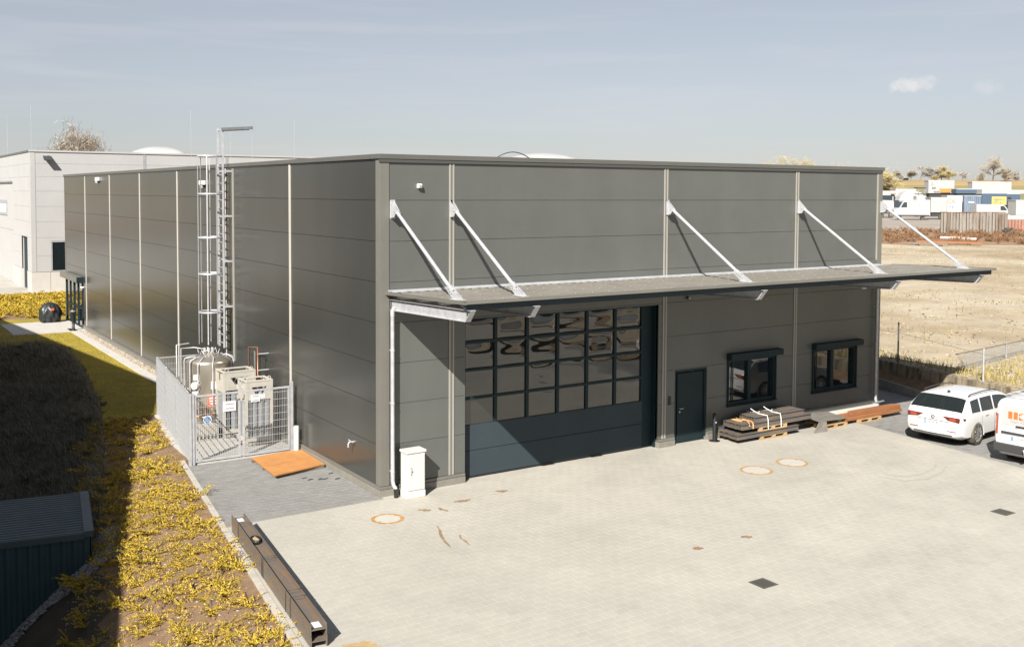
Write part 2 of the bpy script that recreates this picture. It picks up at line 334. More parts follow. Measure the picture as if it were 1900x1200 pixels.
# wavy plastic glazing of the gate: glossy, with a bulging low-frequency bump
def pane_mat(name, bstr, scale, col):
    m = mat(name, col, 0.03, 0.0, spec=0.85); t = m.node_tree; b = t.nodes['Principled BSDF']
    b.inputs['IOR'].default_value = 1.5; b.inputs['Coat Weight'].default_value = 0.8; b.inputs['Coat Roughness'].default_value = 0.02
    if bstr:
        c = N(t, 'ShaderNodeTexCoord'); n = N(t, 'ShaderNodeTexNoise'); n.inputs['Scale'].default_value = scale; n.inputs['Detail'].default_value = 1.2
        oi = N(t, 'ShaderNodeObjectInfo'); ad = N(t, 'ShaderNodeVectorMath', operation='ADD'); t.links.new(c.outputs['Object'], ad.inputs[0]); t.links.new(oi.outputs['Location'], ad.inputs[1])
        t.links.new(ad.outputs[0], n.inputs['Vector']); bp = N(t, 'ShaderNodeBump'); bp.inputs['Strength'].default_value = bstr; bp.inputs['Distance'].default_value = 0.2
        t.links.new(n.outputs[0], bp.inputs['Height']); t.links.new(bp.outputs[0], b.inputs['Normal']); t.links.new(bp.outputs[0], b.inputs['Coat Normal'])
pane_mat('gate_pane', 0.0, 2.2, (0.014, 0.015, 0.015)); pane_mat('window_pane', 0.012, 0.8, (0.008, 0.012, 0.014))

# ================================================================== GROUND
def kerb_x(y): return -3.2+0.13*(y-5.0)
def wall_x(y): return 22.45+0.2*y
# crest of the planted basin on the left, from far to near
CREST = [(-14, 33.3), (-5.2, 32.9), (-3.2, 32.6), (-2.25, 31.2), (-1.95, 28.6), (-2.5, 22.0), (-3.2, 16.0), (-4.0, 11.0), (-4.75, 7.4), (-5.4, 4.5), (-5.95, 1.5), (-6.5, -1.5), (-7.7, -7.0), (-9.7, -16.0), (-12.5, -30), (-15, -45)]
def crest_dist(P):          # signed distance, positive inside the basin (left of the crest)
    P = np.asarray(P, float); best = np.full(len(P), 1e9); sg = np.ones(len(P))
    for (a, b) in zip(CREST[:-1], CREST[1:]):
        a = np.array(a); b = np.array(b); ab = b-a; t = np.clip(((P-a)@ab)/(ab@ab), 0, 1)
        d = P-(a+t[:, None]*ab); L = np.hypot(d[:, 0], d[:, 1]); cr = ab[0]*(P[:, 1]-a[1])-ab[1]*(P[:, 0]-a[0])
        k = L < best-1e-9; best[k] = L[k]; sg[k] = np.where(cr[k] < 0, 1, -1)
    return best*sg
def hnoise(x, y): return 0.05*np.sin(1.7*x+0.6*y)+0.04*np.sin(2.9*y-1.3*x+1)+0.03*np.sin(4.3*x+3.7*y)
def basin_z(P):
    P = np.asarray(P, float); d = crest_dist(P)
    z1 = -0.22*np.clip(kerb_x(P[:, 1])-0.18-P[:, 0], 0, 4)*np.clip((14-P[:, 1])/5, 0, 1)        # gentle planted bank by the kerb
    z = z1-0.69*(np.sqrt(np.maximum(d, 0)**2+0.09)-0.3)
    z = np.maximum(z+hnoise(P[:, 0], P[:, 1])*np.clip(np.maximum(d/0.9*2.2, -z1*1.5), 0, 2.4), -3.3)
    back = np.clip((P[:, 1]-42.0)/10, 0, 1)*0.5*(P[:, 0] > -60)     # the ground rises towards the white hall
    return z-0.035+np.where(d < 0, back, 0)
def sheet(name, xs, ys, zf, m):
    X, Y = np.meshgrid(xs, ys); P = np.stack([X.ravel(), Y.ravel()], 1); Z = zf(P)
    nx, ny = len(xs), len(ys); I = np.arange(nx*ny).reshape(ny, nx)
    F = np.stack([I[:-1, :-1], I[:-1, 1:], I[1:, 1:], I[1:, :-1]], -1).reshape(-1, 4)
    return npmesh(name, np.column_stack([P, Z]), F, m, smooth=True), P, F
xs = np.concatenate([np.arange(-120, -16, 8.0), np.arange(-16, 1.01, 0.25), np.arange(3, 22.1, 1.0)])
ys = np.concatenate([np.arange(-120, -30, 8.0), np.arange(-30, 46, 0.3), np.arange(46.5, 75, 1.0), np.arange(80, 125, 8.0)])
def left_z(P):
    z = basin_z(P); far = (P[:, 0] < -60)
    return np.where(far, np.minimum(z, -3.0), z)
gl, P, F = sheet('ground', xs, ys, left_z, ['concrete_base', 'dirt', 'shaded_dirt', 'lawn'])
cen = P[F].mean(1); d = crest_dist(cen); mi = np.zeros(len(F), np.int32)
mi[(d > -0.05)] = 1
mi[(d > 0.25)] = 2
mi[(d <= 0.15) & (cen[:, 1] > 12.2) & (cen[:, 0] < 0.4)] = 3
mi[(cen[:, 0] < kerb_x(cen[:, 1])+0.3) & (cen[:, 1] < 12.6) & (d <= 0.25)] = 1
mi[(cen[:, 1] > 42.5) & (cen[:, 1] < 53.8) & (cen[:, 0] > -40)] = 1
mi[(cen[:, 1] > 53.0)] = 0
gl.data.polygons.foreach_set('material_index', mi); struct(gl)
# field to the right of the retaining wall, as strips of constant distance
DK = np.array([0, 35, 60, 116, 130, 150, 220, 300, 335, 430, 520, 800, 2500.]); ZK = np.array([0.98, 0.98, 1.1, 1.75, 2.5, 2.9, 3.2, 3.9, 5.6, 13.4, 15.0, 14, 10.])
E1 = np.array([FWD[0], FWD[1]])/np.hypot(FWD[0], FWD[1]); E2 = np.array([E1[1], -E1[0]])
def field_z(D): return np.interp(D, DK, ZK)
def field_xy(D, R): return CAM[0]+D*E1[0]+R*E2[0], CAM[1]+D*E1[1]+R*E2[1]
def Rw(D):                   # lateral position of the retaining wall at distance D
    y = (D-E1[0]*(22.62-CAM[0])+E1[1]*CAM[1])/(E1[1]+0.2*E1[0]); x = 22.62+0.2*y
    return (x-CAM[0])*E2[0]+(y-CAM[1])*E2[1]
def strip(name, Ds, m, full=False):
    V = []; ss = np.concatenate([np.arange(0, 70, 2.0), np.array([80, 100, 140, 200, 300, 500, 900, 1800])]) if not full else np.array([-1800, -600, -200, -60, 0, 30, 60, 90, 120, 160, 220, 300, 600, 1800.])
    for D in Ds:
        for s_ in ss:
            R = s_+(0 if full else Rw(D)); x, y = field_xy(D, R)
            V.append((x, y, field_z(D)+(0.05*math.sin(x*0.7+y*0.31)+0.04*math.sin(y*1.1-x*0.2)) * (0.0 if D > 116 else min(1, s_/4 if not full else 1))))
    n = len(ss); I = np.arange(len(Ds)*n).reshape(len(Ds), n)
    F = np.stack([I[:-1, :-1], I[:-1, 1:], I[1:, 1:], I[1:, :-1]], -1).reshape(-1, 4)
    return struct(npmesh(name, V, F, m, smooth=True))
strip('sandy_field', np.concatenate([np.arange(4, 60, 2.0), np.arange(60, 117, 4.0)]), 'sand')
strip('brush_bank', [116, 123, 130, 136], 'brush', True)
strip('truck_yard', [136, 150, 185, 220, 260, 300], 'lot', True)
strip('meadow', [300, 318, 335, 380, 403], 'meadow', True)
strip('crop_field', [403, 430, 520, 800, 2500], 'crop', True)

# ------------------------------------------------------------------ paving
def paver_mesh(lx, ly, m):
    b = MB(); g = 0.002; c = 0.0025; h = 0.02
    x, y = lx/2-g, ly/2-g
    V = [(-x, -y, -h), (x, -y, -h), (x, y, -h), (-x, y, -h), (-x, -y, -c), (x, -y, -c), (x, y, -c), (-x, y, -c), (-x+c, -y+c, 0), (x-c, -y+c, 0), (x-c, y-c, 0), (-x+c, y-c, 0)]
    F = [(8, 9, 10, 11)]+[(i, (i+1) % 4, 4+(i+1) % 4, 4+i) for i in range(4)]+[(4+i, 4+(i+1) % 4, 8+(i+1) % 4, 8+i) for i in range(4)]
    b.add(V, F); return b
def clip_poly(sub, poly):        # Sutherland-Hodgman, poly convex and counter-clockwise
    for i in range(len(poly)):
        (ax, ay), (bx, by) = poly[i], poly[(i+1) % len(poly)]; out_ = []
        f = lambda p: (bx-ax)*(p[1]-ay)-(by-ay)*(p[0]-ax)
        for k in range(len(sub)):
            p, q = sub[k], sub[(k+1) % len(sub)]; fp, fq = f(p), f(q)
            if fp >= 0: out_.append(p)
            if (fp >= 0) != (fq >= 0): t = fp/(fp-fq); out_.append((p[0]+(q[0]-p[0])*t, p[1]+(q[1]-p[1])*t))
        sub = out_
        if not sub: return []
    return sub
def paving(name, poly, lx, ly, m, nbig, skip=()):
    """a sheet of jointing sand with real pavers on it, cut along the edges; the ones that show largest are parts"""
    V = [(x, y, -0.0135) for x, y in poly]; b = MB(); b.add(V, [tuple(range(len(V)))]); base = b.build(name, 'joint_sand' if m == 'paver_light' else 'joint_grey'); struct(base)
    xs_ = [p[0] for p in poly]; ys_ = [p[1] for p in poly]; cells = []; cut = MB(); g = 0.0025
    for j in range(int(math.floor(min(ys_)/ly))-1, int(math.ceil(max(ys_)/ly))+1):
        for i in range(int(math.floor(min(xs_)/lx))-1, int(math.ceil(max(xs_)/lx))+1):
            x = (i+0.5+(0.5 if j % 2 else 0))*lx; y = (j+0.5)*ly
            if any((x-a)**2+(y-c)**2 < r*r for a, c, r in skip): continue
            R = [(x-lx/2+g, y-ly/2+g), (x+lx/2-g, y-ly/2+g), (x+lx/2-g, y+ly/2-g), (x-lx/2+g, y+ly/2-g)]
            C_ = clip_poly(R, poly)
            if len(C_) < 3: continue
            ar = 0.5*abs(sum(C_[k][0]*C_[(k+1) % len(C_)][1]-C_[(k+1) % len(C_)][0]*C_[k][1] for k in range(len(C_))))
            if ar < (lx-2*g)*(ly-2*g)*0.999:
                if ar > 0.002: cut.prism(C_, lambda u, v, a: (u, v, a), -0.02, random.uniform(-0.0015, 0.0005))
                continue
            d = np.array([x, y, 0])-CAM; zc = d@FWD; u = CX+FPX*(d@RGT)/zc; v = CY-FPX*(d@UPV)/zc
            cells.append((zc if -10 < u < 1910 and v < 1206 else 900+zc, x, y))
    cells.sort(); b0 = paver_mesh(lx, ly, m); me = b0.mesh('paver', m)
    for c in cells[:nbig]: inst(me, 'paver', base, (c[1], c[2], random.uniform(-0.0015, 0.0005)))
    rest = cells[nbig:]
    if rest:
        V0 = np.array(b0.v); F0 = b0.f; k = len(V0)
        VV = (V0[None]+np.array([(c[1], c[2], random.uniform(-0.0015, 0.0005)) for c in rest])[:, None]).reshape(-1, 3)
        FF = (np.array(F0)[None]+(np.arange(len(rest))*k)[:, None, None]).reshape(-1, 4)
        stuff(npmesh('pavers', VV, FF, m, base))
    if cut.f: stuff(cut.build('cut_pavers', m, base))
    return base
MH = [(-0.61, -1.61, 0.36), (9.6, -3.27, 0.42), (11.05, -3.24, 0.42)]
GR = [(3.71, -8.97), (11.79, -8.95)]
skips = [(x, y, r+0.12) for x, y, r in MH]+[(x, y, 0.30) for x, y in GR]
paving('yard_paving', [(kerb_x(-15)+0.0, -15), (14.92, -15), (16.82, -0.2), (kerb_x(-0.2), -0.2)], 0.30, 0.20, 'paver_light', 300)
paving('threshold_paving', [(0.0, -0.2), (16.82, -0.2), (16.88, 0.6), (0.0, 0.6)], 0.30, 0.20, 'paver_light', 60)
paving('side_paving', [(kerb_x(-0.2), -0.2), (-0.001, -0.2), (-0.001, 5.3), (kerb_x(5.3), 5.3)], 0.30, 0.20, 'paver_grey', 300)
paving('parking_paving', [(14.921, -15), (wall_x(-15)-0.55, -15), (wall_x(0.6)-0.55, 0.6), (16.882, 0.6), (16.822, -0.2)], 0.30, 0.20, 'paver_grey', 300)
paving('passage_paving', [(19.07, 0.6), (wall_x(0.6)-0.55, 0.6), (wall_x(9)-0.55, 9), (19.07, 9)], 0.30, 0.20, 'paver_grey', 100)
# yard beyond the frame, towards the camera
b = MB(); b.add([(-6.5, -60, -0.02), (40, -60, -0.02), (20, -15, -0.02), (kerb_x(-15), -15, -0.02)], [(0, 1, 2, 3)]); struct(b.build('yard', 'concrete_base'))
# kerb on the left
k = struct(MB().hexa([(kerb_x(-15)-0.2, -15, -0.3), (kerb_x(-15)+0.05, -15, -0.3), (kerb_x(5.2)+0.05, 5.2, -0.3), (kerb_x(5.2)-0.2, 5.2, -0.3), (kerb_x(-15)-0.2, -15, -0.19), (kerb_x(-15)+0.05, -15, -0.19), (kerb_x(5.2)+0.05, 5.2, -0.19), (kerb_x(5.2)-0.2, 5.2, -0.19)]).build('kerb', 'kerb'))
y = -15.0
while y < 5.2:
    y2 = y+0.98; q = []
    for yy, dx in ((y, -0.13), (y, 0.0), (y2, 0.0), (y2, -0.13)): q.append((kerb_x(yy)+dx, yy))
    bb = MB(); bb.hexa([(a, c, -0.2) for a, c in q]+[(a, c, 0.012) for a, c in q]); bb.build('kerb_stone', 'kerb', k, bevel=0.006); y += 1.0
# path strip and gravel along the long wall
pst = struct(MB().box(-0.82, -0.40, 12.6, 36.2, -0.2, -0.09).build('path_edge', 'slab'))
y = 12.6
while y < 36.2:
    MB().box(-0.80, -0.42, y, y+0.985, -0.1, 0.02).build('edge_slab', 'slab', pst, bevel=0.004); y += 1.0
sl_ = struct(MB().box(-3.56, -0.05, 35.44, 40.38, -0.2, -0.07).build('door_terrace', 'slab'))
for i in range(6):
    for j in range(5): MB().box(-3.55+i*0.585, -3.55+i*0.585+0.577, 35.45+j*0.985, 35.45+j*0.985+0.977, -0.08, 0.02).build('terrace_slab', 'slab', sl_)
def pebbles(name, pts, rmin, rmax, m, z0=0.0):
    oct_ = np.array([(1, 0, 0), (-1, 0, 0), (0, 1, 0), (0, -1, 0), (0, 0, 1), (0, 0, -1)], float); of = np.array([(0, 2, 4), (2, 1, 4), (1, 3, 4), (3, 0, 4), (2, 0, 5), (1, 2, 5), (3, 1, 5), (0, 3, 5)])
    n = len(pts); r = np.random.uniform(rmin, rmax, (n, 3)); r[:, 2] *= 0.6; a = np.random.uniform(0, 6.28, n); c, s_ = np.cos(a), np.sin(a)
    V = oct_[None]*r[:, None]; X = V[..., 0]*c[:, None]-V[..., 1]*s_[:, None]; Y = V[..., 0]*s_[:, None]+V[..., 1]*c[:, None]
    V = np.stack([X, Y, V[..., 2]], -1)+np.asarray(pts)[:, None]
    return stuff(npmesh(name, V.reshape(-1, 3), (of[None]+(np.arange(n)*6)[:, None, None]).reshape(-1, 3), m))
n = 5200; pebbles('pebble_strip', np.column_stack([np.random.uniform(-0.43, -0.05, n), np.random.uniform(12.3, 36.1, n), np.random.uniform(-0.02, 0.012, n)]), 0.025, 0.055, 'pebble')['label'] = 'beige pebbles between path edge and long wall'
# enclosure slab
es = struct(MB().box(-2.3, -0.03, 5.31, 12.2, -0.2, -0.09).build('tank_slab', 'slab'))
for i in range(5):
    for j in range(7):
        x0, x1 = -2.9+i*0.58, -2.9+i*0.58+0.572; y0, y1 = 5.31+j*0.985, 5.31+j*0.985+0.977
        if x0 < kerb_x(y0)+0.02: x0 = kerb_x(y0)+0.02
        if x1-x0 > 0.05: MB().box(x0, x1, y0, y1, -0.1, 0.03).build('floor_slab', 'slab', es)

# ================================================================== MAIN HALL
B = 5.89; XT = [1.99, 9.185, 14.79, 18.96]; ZB = 0.25; ZT = 8.25; LY = 7*B
hall = thing('industrial_hall', 'long dark grey panel-clad hall with front canopy and large glazed gate', 'building', (9.5, 20, 0))
HO = hall
def split(x0, x1, z0, z1, ops):
    """rectangles of x0..x1, z0..z1 outside the openings, edges marked where they are true panel edges"""
    X = sorted({x0, x1}|{v for o in ops for v in (o[0], o[1]) if x0 < v < x1}); Z = sorted({z0, z1}|{v for o in ops for v in (o[2], o[3]) if z0 < v < z1}); R = []
    for i in range(len(X)-1):
        run = None
        for j in range(len(Z)-1):
            cx, cz = (X[i]+X[i+1])/2, (Z[j]+Z[j+1])/2
            if any(o[0] < cx < o[1] and o[2] < cz < o[3] for o in ops):
                if run: R.append(run)
                run = None
            else: run = [X[i], X[i+1], run[2] if run else Z[j], Z[j+1]]
        if run: R.append(run)
    return R
OPS = [(2.40, 8.96, -1, 4.21), (9.62, 10.92, -1, 2.22), (11.76, 13.92, 0.93, 2.36), (15.63, 17.87, 0.93, 2.36)]
bays = [0.24]+XT
bk = MB()
for k in range(8):
    z1 = ZT-k; z0 = z1-1
    for i in range(4):
        xa, xb = bays[i], bays[i+1]
        for r in split(xa, xb, z0, z1, OPS):
            e = 0.005
            g = [r[0]+(e if r[0] == xa else 0), r[1]-(e if r[1] == xb else 0), r[2]+(e if r[2] == z0 else 0), r[3]-(e if r[3] == z1 else 0)]
            MB().box(g[0], g[1], 0.0, 0.10, g[2], g[3]).build('wall_panel', 'panel_grey', HO)
            bk.box(r[0], r[1], 0.035, 0.14, r[2], r[3])
bk.build('joint_backing', 'joint_dark', HO)
bk = MB()
side_ops = [(36.3, 41.0, -1, 2.5)]
for k in range(8):
    z1 = ZT-k; z0 = z1-1
    for i in range(7):
        ya, yb = (i*B if i else 0.22), (i+1)*B
        for r in split(ya, yb, z0, z1, side_ops):
            e = 0.005
            g = [r[0]+(e if r[0] == ya else 0), r[1]-(e if r[1] == yb else 0), r[2]+(e if r[2] == z0 else 0), r[3]-(e if r[3] == z1 else 0)]
            MB().box(0.0, 0.10, g[0], g[1], g[2], g[3]).build('wall_panel', 'panel_side', HO)
            bk.box(0.035, 0.14, r[0], r[1], r[2], r[3])
bk.build('joint_backing', 'joint_dark', HO)
MB().box(18.96, 19.06, 0.3, LY, 0.0, 8.25).build('side_wall', 'panel_grey', HO)
MB().box(0.15, 18.95, LY-0.1, LY, 0.0, 8.25).build('rear_wall', 'panel_grey', HO)
roof = MB().box(0.15, 18.95, 0.15, LY-0.1, 7.9, 8.0).build('roof', 'roof_membrane', HO)
# corner profiles, vertical cover strips
MB().box(-0.02, 0.235, -0.02, 0.1, ZB, ZT).build('corner_trim', 'trim_grey', HO, bevel=0.006)
MB().box(-0.02, 0.1, 0.102, 0.215, ZB, ZT).build('corner_trim', 'trim_grey', HO, bevel=0.006)
MB().box(18.88, 19.09, -0.02, 0.3, 0.0, ZT).build('corner_trim', 'trim_grey', HO, bevel=0.006)
MB().box(18.80, 18.86, -0.018, 0.0, 5.2, ZT).build('cover_strip', 'trim_light', HO)
MB().box(-0.012, 0.1, LY-0.06, LY+0.06, ZB, ZT).build('corner_trim', 'trim_grey', HO)
for x in XT[:3]:
    for z0, z1 in ((ZB, 4.86), (5.06, ZT-0.01)):
        lit = z0 > 1 or x < 3
        MB().box(x-0.075, x-0.028, -0.022, 0.0, z0, z1).build('cover_strip', 'trim_light', HO, bevel=0.004)
        MB().box(x-0.026, x+0.026, -0.012, 0.0, z0, z1).build('cover_strip', 'trim_grey', HO)
        MB().box(x+0.028, x+0.075, -0.022, 0.0, z0, z1).build('cover_strip', 'trim_light', HO, bevel=0.004)
for i in range(1, 7):
    y = i*B
    MB().box(-0.025, 0.0, y-0.06, y+0.06, ZB, ZT-0.01).build('cover_strip', 'trim_side', HO, bevel=0.006)
# coping and plinth
MB().box(-0.06, 19.14, -0.06, 0.32, 8.25, 8.37).build('coping', 'coping_grey', HO, bevel=0.008)
MB().box(-0.06, 0.32, 0.322, LY+0.06, 8.25, 8.37).build('coping', 'coping_grey', HO, bevel=0.008)
MB().box(18.80, 19.14, 0.322, LY+0.06, 8.25, 8.37).build('coping', 'coping_grey', HO, bevel=0.008)
MB().box(0.322, 18.798, LY-0.3, LY+0.06, 8.25, 8.37).build('coping', 'coping_grey', HO, bevel=0.008)
MB().box(-0.045, 19.0, -0.045, -0.021, 8.17, 8.248).build('coping_drip', 'joint_dark', HO)
for a, c in ((-0.055, 2.39), (8.97, 9.61), (10.93, 18.88)):
    MB().box(a, c, -0.055, 0.14, 0.0, 0.16).build('plinth', 'plinth_grey', HO, bevel=0.006)
    MB().box(a+0.02, c, -0.04, 0.14, 0.17, 0.243).build('sill_flashing', 'trim_grey', HO, bevel=0.004)
for a, c in ((0.142, 36.28), (41.02, LY)):
    MB().box(-0.055, 0.14, a, c, 0.0, 0.16).build('plinth', 'plinth_grey', HO, bevel=0.006)
    MB().box(-0.04, 0.14, a, c, 0.17, 0.243).build('sill_flashing', 'trim_grey', HO, bevel=0.004)
# roof domes, seen over the parapet
def dome(x, y, z, rx, ry, h, parent, n=24):
    b = MB(); V = []; F = []; m_ = 8
    for i in range(m_+1):
        t = math.pi/2*i/m_
        for k_ in range(n):
            a = 2*math.pi*k_/n; ce = lambda v: math.copysign(abs(v)**0.55, v)
            V.append((x+rx*ce(math.cos(a))*math.cos(t), y+ry*ce(math.sin(a))*math.cos(t), z+h*math.sin(t)))
    for i in range(m_):
        for k_ in range(n): F.append((i*n+k_, i*n+(k_+1) % n, (i+1)*n+(k_+1) % n, (i+1)*n+k_))
    b.add(V, F, True); return b.build('roof_dome', 'dome', parent)
MB().box(11.6, 15.5, 11.5, 14.5, 8.0, 8.55).build('dome_kerb', 'trim_grey', HO)
dome(13.9, 13.0, 8.5, 1.7, 1.4, 0.62, HO)
MB().box(10.5, 11.55, 13.3, 15.9, 8.0, 8.5).build('dome_kerb', 'trim_grey', HO)
dome(12.0, 14.6, 8.4, 1.3, 1.3, 0.5, HO)
gb = MB(); gb.tube([(10.3+i*0.105, 11.8, 8.45+0.62*math.sin(math.pi*i/26)) for i in range(27)], 0.02, 6); gb.build('dome_rail', 'dark_trim', HO)
MB().box(16.9, 18.6, 8.0, 9.2, 8.0, 8.62).build('roof_vent', 'anthracite', HO)
# --- sectional gate
GY = 0.24
gate = MB().box(2.40, 2.47, 0.1, 0.5, 0.0, 4.21).build('sectional_gate', 'anthracite', HO)
MB().box(8.55, 8.96, GY+0.02, 0.5, 0.0, 4.21).build('gate_jamb', 'anthracite', gate)
MB().box(8.93, 8.965, 0.1, GY+0.02, 0.0, 4.21).build('gate_jamb', 'anthracite', gate)
MB().box(2.47, 8.93, 0.1, 0.5, 4.17, 4.21).build('gate_lintel', 'anthracite', gate)
MB().box(2.47, 8.55, GY+0.05, GY+0.09, 0.0, 4.17).build('gate_backing', 'black_plastic', gate)
rows = [(3.60, 4.16), (2.87, 3.52), (2.13, 2.80), (1.40, 2.06)]
for z0, z1 in ((3.52, 3.60), (2.80, 2.87), (2.06, 2.13)): MB().box(2.47, 8.55, GY-0.015, GY+0.045, z0, z1).build('gate_rail', 'anthracite', gate, bevel=0.005)
for z0, z1 in rows:
    for i in range(7):
        x = 2.47+i*(6.08/6); MB().box(max(2.47, x-0.045), min(8.55, x+0.045), GY-0.012, GY+0.045, z0, z1).build('gate_mullion', 'anthracite', gate)
for z0, z1 in ((0.06, 0.72), (0.735, 1.395)): MB().box(2.47, 8.55, GY-0.01, GY+0.045, z0, z1).build('gate_section', 'gate_panel', gate)
MB().box(2.47, 8.55, GY-0.012, GY+0.045, 0.0, 0.055).build('gate_seal', 'black_plastic', gate)
def bulge_pane(w, h, dpt, seed):
    rr = random.Random(seed); b = MB(); n = 12; V = []; F = []
    ax, az, ph, k1 = rr.uniform(-0.5, 0.5), rr.uniform(-0.5, 0.5), rr.uniform(0, 6), rr.uniform(1.5, 3)
    for j in range(n+1):
        for i in range(n+1):
            u, v = i/n*2-1, j/n*2-1; e = (1-u**4)*(1-v**4)
            V.append((u*w/2, -dpt*e*(1+0.5*math.sin(k1*u+ph)+0.45*math.cos(k1*1.2*v+ph*1.7)+0.3*ax*u*v), v*h/2))
    for j in range(n):
        for i in range(n): F.append((j*(n+1)+i, j*(n+1)+i+1, (j+1)*(n+1)+i+1, (j+1)*(n+1)+i))
    b.add(V, F, True); return b
for r, (z0, z1) in enumerate(rows):
    for i in range(6):
        x0 = 2.47+i*(6.08/6)+0.045; x1 = 2.47+(i+1)*(6.08/6)-0.045
        bp = bulge_pane(x1-x0, z1-z0, (0.02, 0.014, 0.005, 0.0025)[r]*random.uniform(0.6, 1.2), r*7+i)
        o = bpy.data.objects.new('gate_pane', bp.mesh('gate_pane', 'gate_pane')); COL.objects.link(o); o.location = ((x0+x1)/2, GY+0.03, (z0+z1)/2); par(o, gate)
# --- personnel door
fr = MB(); fr.box(9.62, 9.70, 0.03, 0.16, 0, 2.14); fr.box(10.85, 10.92, 0.03, 0.16, 0, 2.14); fr.box(9.62, 10.92, 0.03, 0.16, 2.14, 2.22)
door = MB().box(9.79, 10.848, 0.07, 0.13, 0.02, 2.10).build('entrance_door', 'anthracite', HO, bevel=0.006)
fr.build('door_frame', 'anthracite', door); MB().box(9.70, 9.788, 0.12, 0.16, 0, 2.14).build('door_frame', 'black_plastic', door)
hb = MB(); hb.lathe([(0.03, 0), (0.03, 0.02), (0.001, 0.021)], (0, 0, 0), 12)
hd = MB(); hd.tube([(9.88, 0.07, 1.05), (9.88, 0.01, 1.05)], 0.014, 8); hd.tube([(9.88, 0.012, 1.05), (9.99, 0.012, 1.05)], 0.012, 8); hd.tube([(9.88, 0.07, 0.95), (9.88, 0.05, 0.95)], 0.025, 10); hd.build('door_handle', 'galv', door)
MB().box(10.85, 10.925, -0.01, 0.03, 0.0, 0.1).build('door_stop', 'plinth_grey', door)
tag(MB().box(9.37, 9.46, -0.03, 0.0, 1.22, 1.48).build('intercom_box', 'black_plastic', None, bevel=0.008), 'small black intercom box on the wall left of the entrance door', 'intercom')
# --- windows
def window(x0, x1, z0, z1):
    w = MB().box(x0, x0+0.09, 0.02, 0.16, z0, z1).build('window', 'anthracite', HO)
    xm = x0+(x1-x0)*0.47
    MB().box(x1-0.09, x1, 0.02, 0.16, z0, z1).build('window_frame', 'anthracite', w); MB().box(x0+0.09, x1-0.09, 0.02, 0.16, z0, z0+0.10).build('window_frame', 'anthracite', w)
    MB().box(x0+0.09, x1-0.09, 0.02, 0.16, z1-0.10, z1).build('window_frame', 'anthracite', w); MB().box(xm-0.07, xm+0.07, 0.03, 0.16, z0+0.10, z1-0.10).build('window_mullion', 'anthracite', w)
    MB().box(x0-0.02, x1+0.02, -0.09, 0.02, z0-0.03, z0-0.003).build('window_sill', 'anthracite', w)
    for a, c in ((x0+0.09, xm-0.07), (xm+0.07, x1-0.09)):
        pb = MB(); pb.add([(a, 0.11, z0+0.1), (c, 0.11, z0+0.1), (c, 0.11, z1-0.1), (a, 0.11, z1-0.1)], [(0, 1, 2, 3)]); pb.build('window_pane', 'window_pane', w)
    MB().box(x0-0.02, x1+0.13, -0.22, -0.002, z1-0.005, z1+0.19).build('blind_box', 'anthracite', w, bevel=0.01)
    for xx in (x0+0.03, x1-0.03): MB().box(xx-0.02, xx+0.02, -0.06, -0.03, z0, z1-0.005).build('blind_guide', 'anthracite', w)
    MB().box(x0+0.32, x0+0.345, 0.06, 0.09, z0+0.1, z1-0.1).build('window_bar', 'black_plastic', w)
window(11.76, 13.92, 0.93, 2.36); window(15.63, 17.87, 0.93, 2.36)
# --- far side entrance in the long wall
sd = MB().box(-0.05, 0.1, 36.3, 36.42, 0.0, 2.5).build('side_entrance', 'anthracite', HO)
for y0, y1 in ((37.5, 37.58), (38.6, 38.75), (39.75, 39.83), (40.88, 41.0)): MB().box(-0.05, 0.1, y0, y1, 0.0, 2.5).build('door_frame', 'anthracite', sd)
MB().box(-0.045, 0.1, 36.42, 40.88, 0.0, 0.09).build('door_frame', 'anthracite', sd); MB().box(-0.045, 0.1, 36.42, 40.88, 1.02, 1.1).build('door_frame', 'anthracite', sd)
MB().box(0.0, 0.04, 36.42, 40.88, 0.09, 2.5).build('door_pane', 'window_pane', sd)
MB().box(-0.35, 0.0, 36.15, 41.1, 2.5, 2.78).build('blind_box', 'trim_grey', sd, bevel=0.01); MB().box(-0.355, -0.0, 36.1, 36.148, 2.48, 2.8).build('blind_box_end', 'anthracite', sd)
# --- canopy over the yard front
def cz(y): return 5.0-0.028*y          # top of sheet (y is negative outwards)
cb = MB(); ny = 46; V = []; F = []
xs_ = np.arange(0.15, 19.66, 0.0625); prof = []
for i, x in enumerate(xs_): prof.append((x, 0.035 if (i % 4) in (1, 2) else 0.0))
for y in (-0.02, -3.78):
    for x, h in prof: V.append((x, y, cz(y)+h-0.02))
nn = len(prof)
for i in range(nn-1): F.append((i, i+1, nn+i+1, nn+i))
cb.add(V, F)
for y in (-0.02, -3.78): pass
can = cb.build('canopy_sheet', 'canopy_sheet', HO); can.modifiers.new('thick', 'SOLIDIFY').thickness = 0.004
eb = MB(); eb.bar((0.16, -3.70, cz(-3.70)-0.105), (19.65, -3.70, cz(-3.70)-0.105), 0.03, 0.14); eb.build('front_fascia', 'gate_panel', can)
eb = MB(); eb.box(0.12, 19.69, -3.86, -3.72, cz(-3.8)+0.018, cz(-3.8)+0.026); eb.box(0.12, 19.69, -3.864, -3.858, cz(-3.8)-0.03, cz(-3.8)+0.026); eb.build('edge_flashing', 'trim_grey', can)
fb = MB(); fb.hexa([(0.12, -3.84, 4.955+0.107), (0.15, -3.84, 4.955+0.107), (0.15, -0.02, 4.955), (0.12, -0.02, 4.955), (0.12, -3.84, 5.14), (0.15, -3.84, 5.14), (0.15, -0.02, 5.035), (0.12, -0.02, 5.035)]); fb.build('side_fascia', 'trim_grey', can)
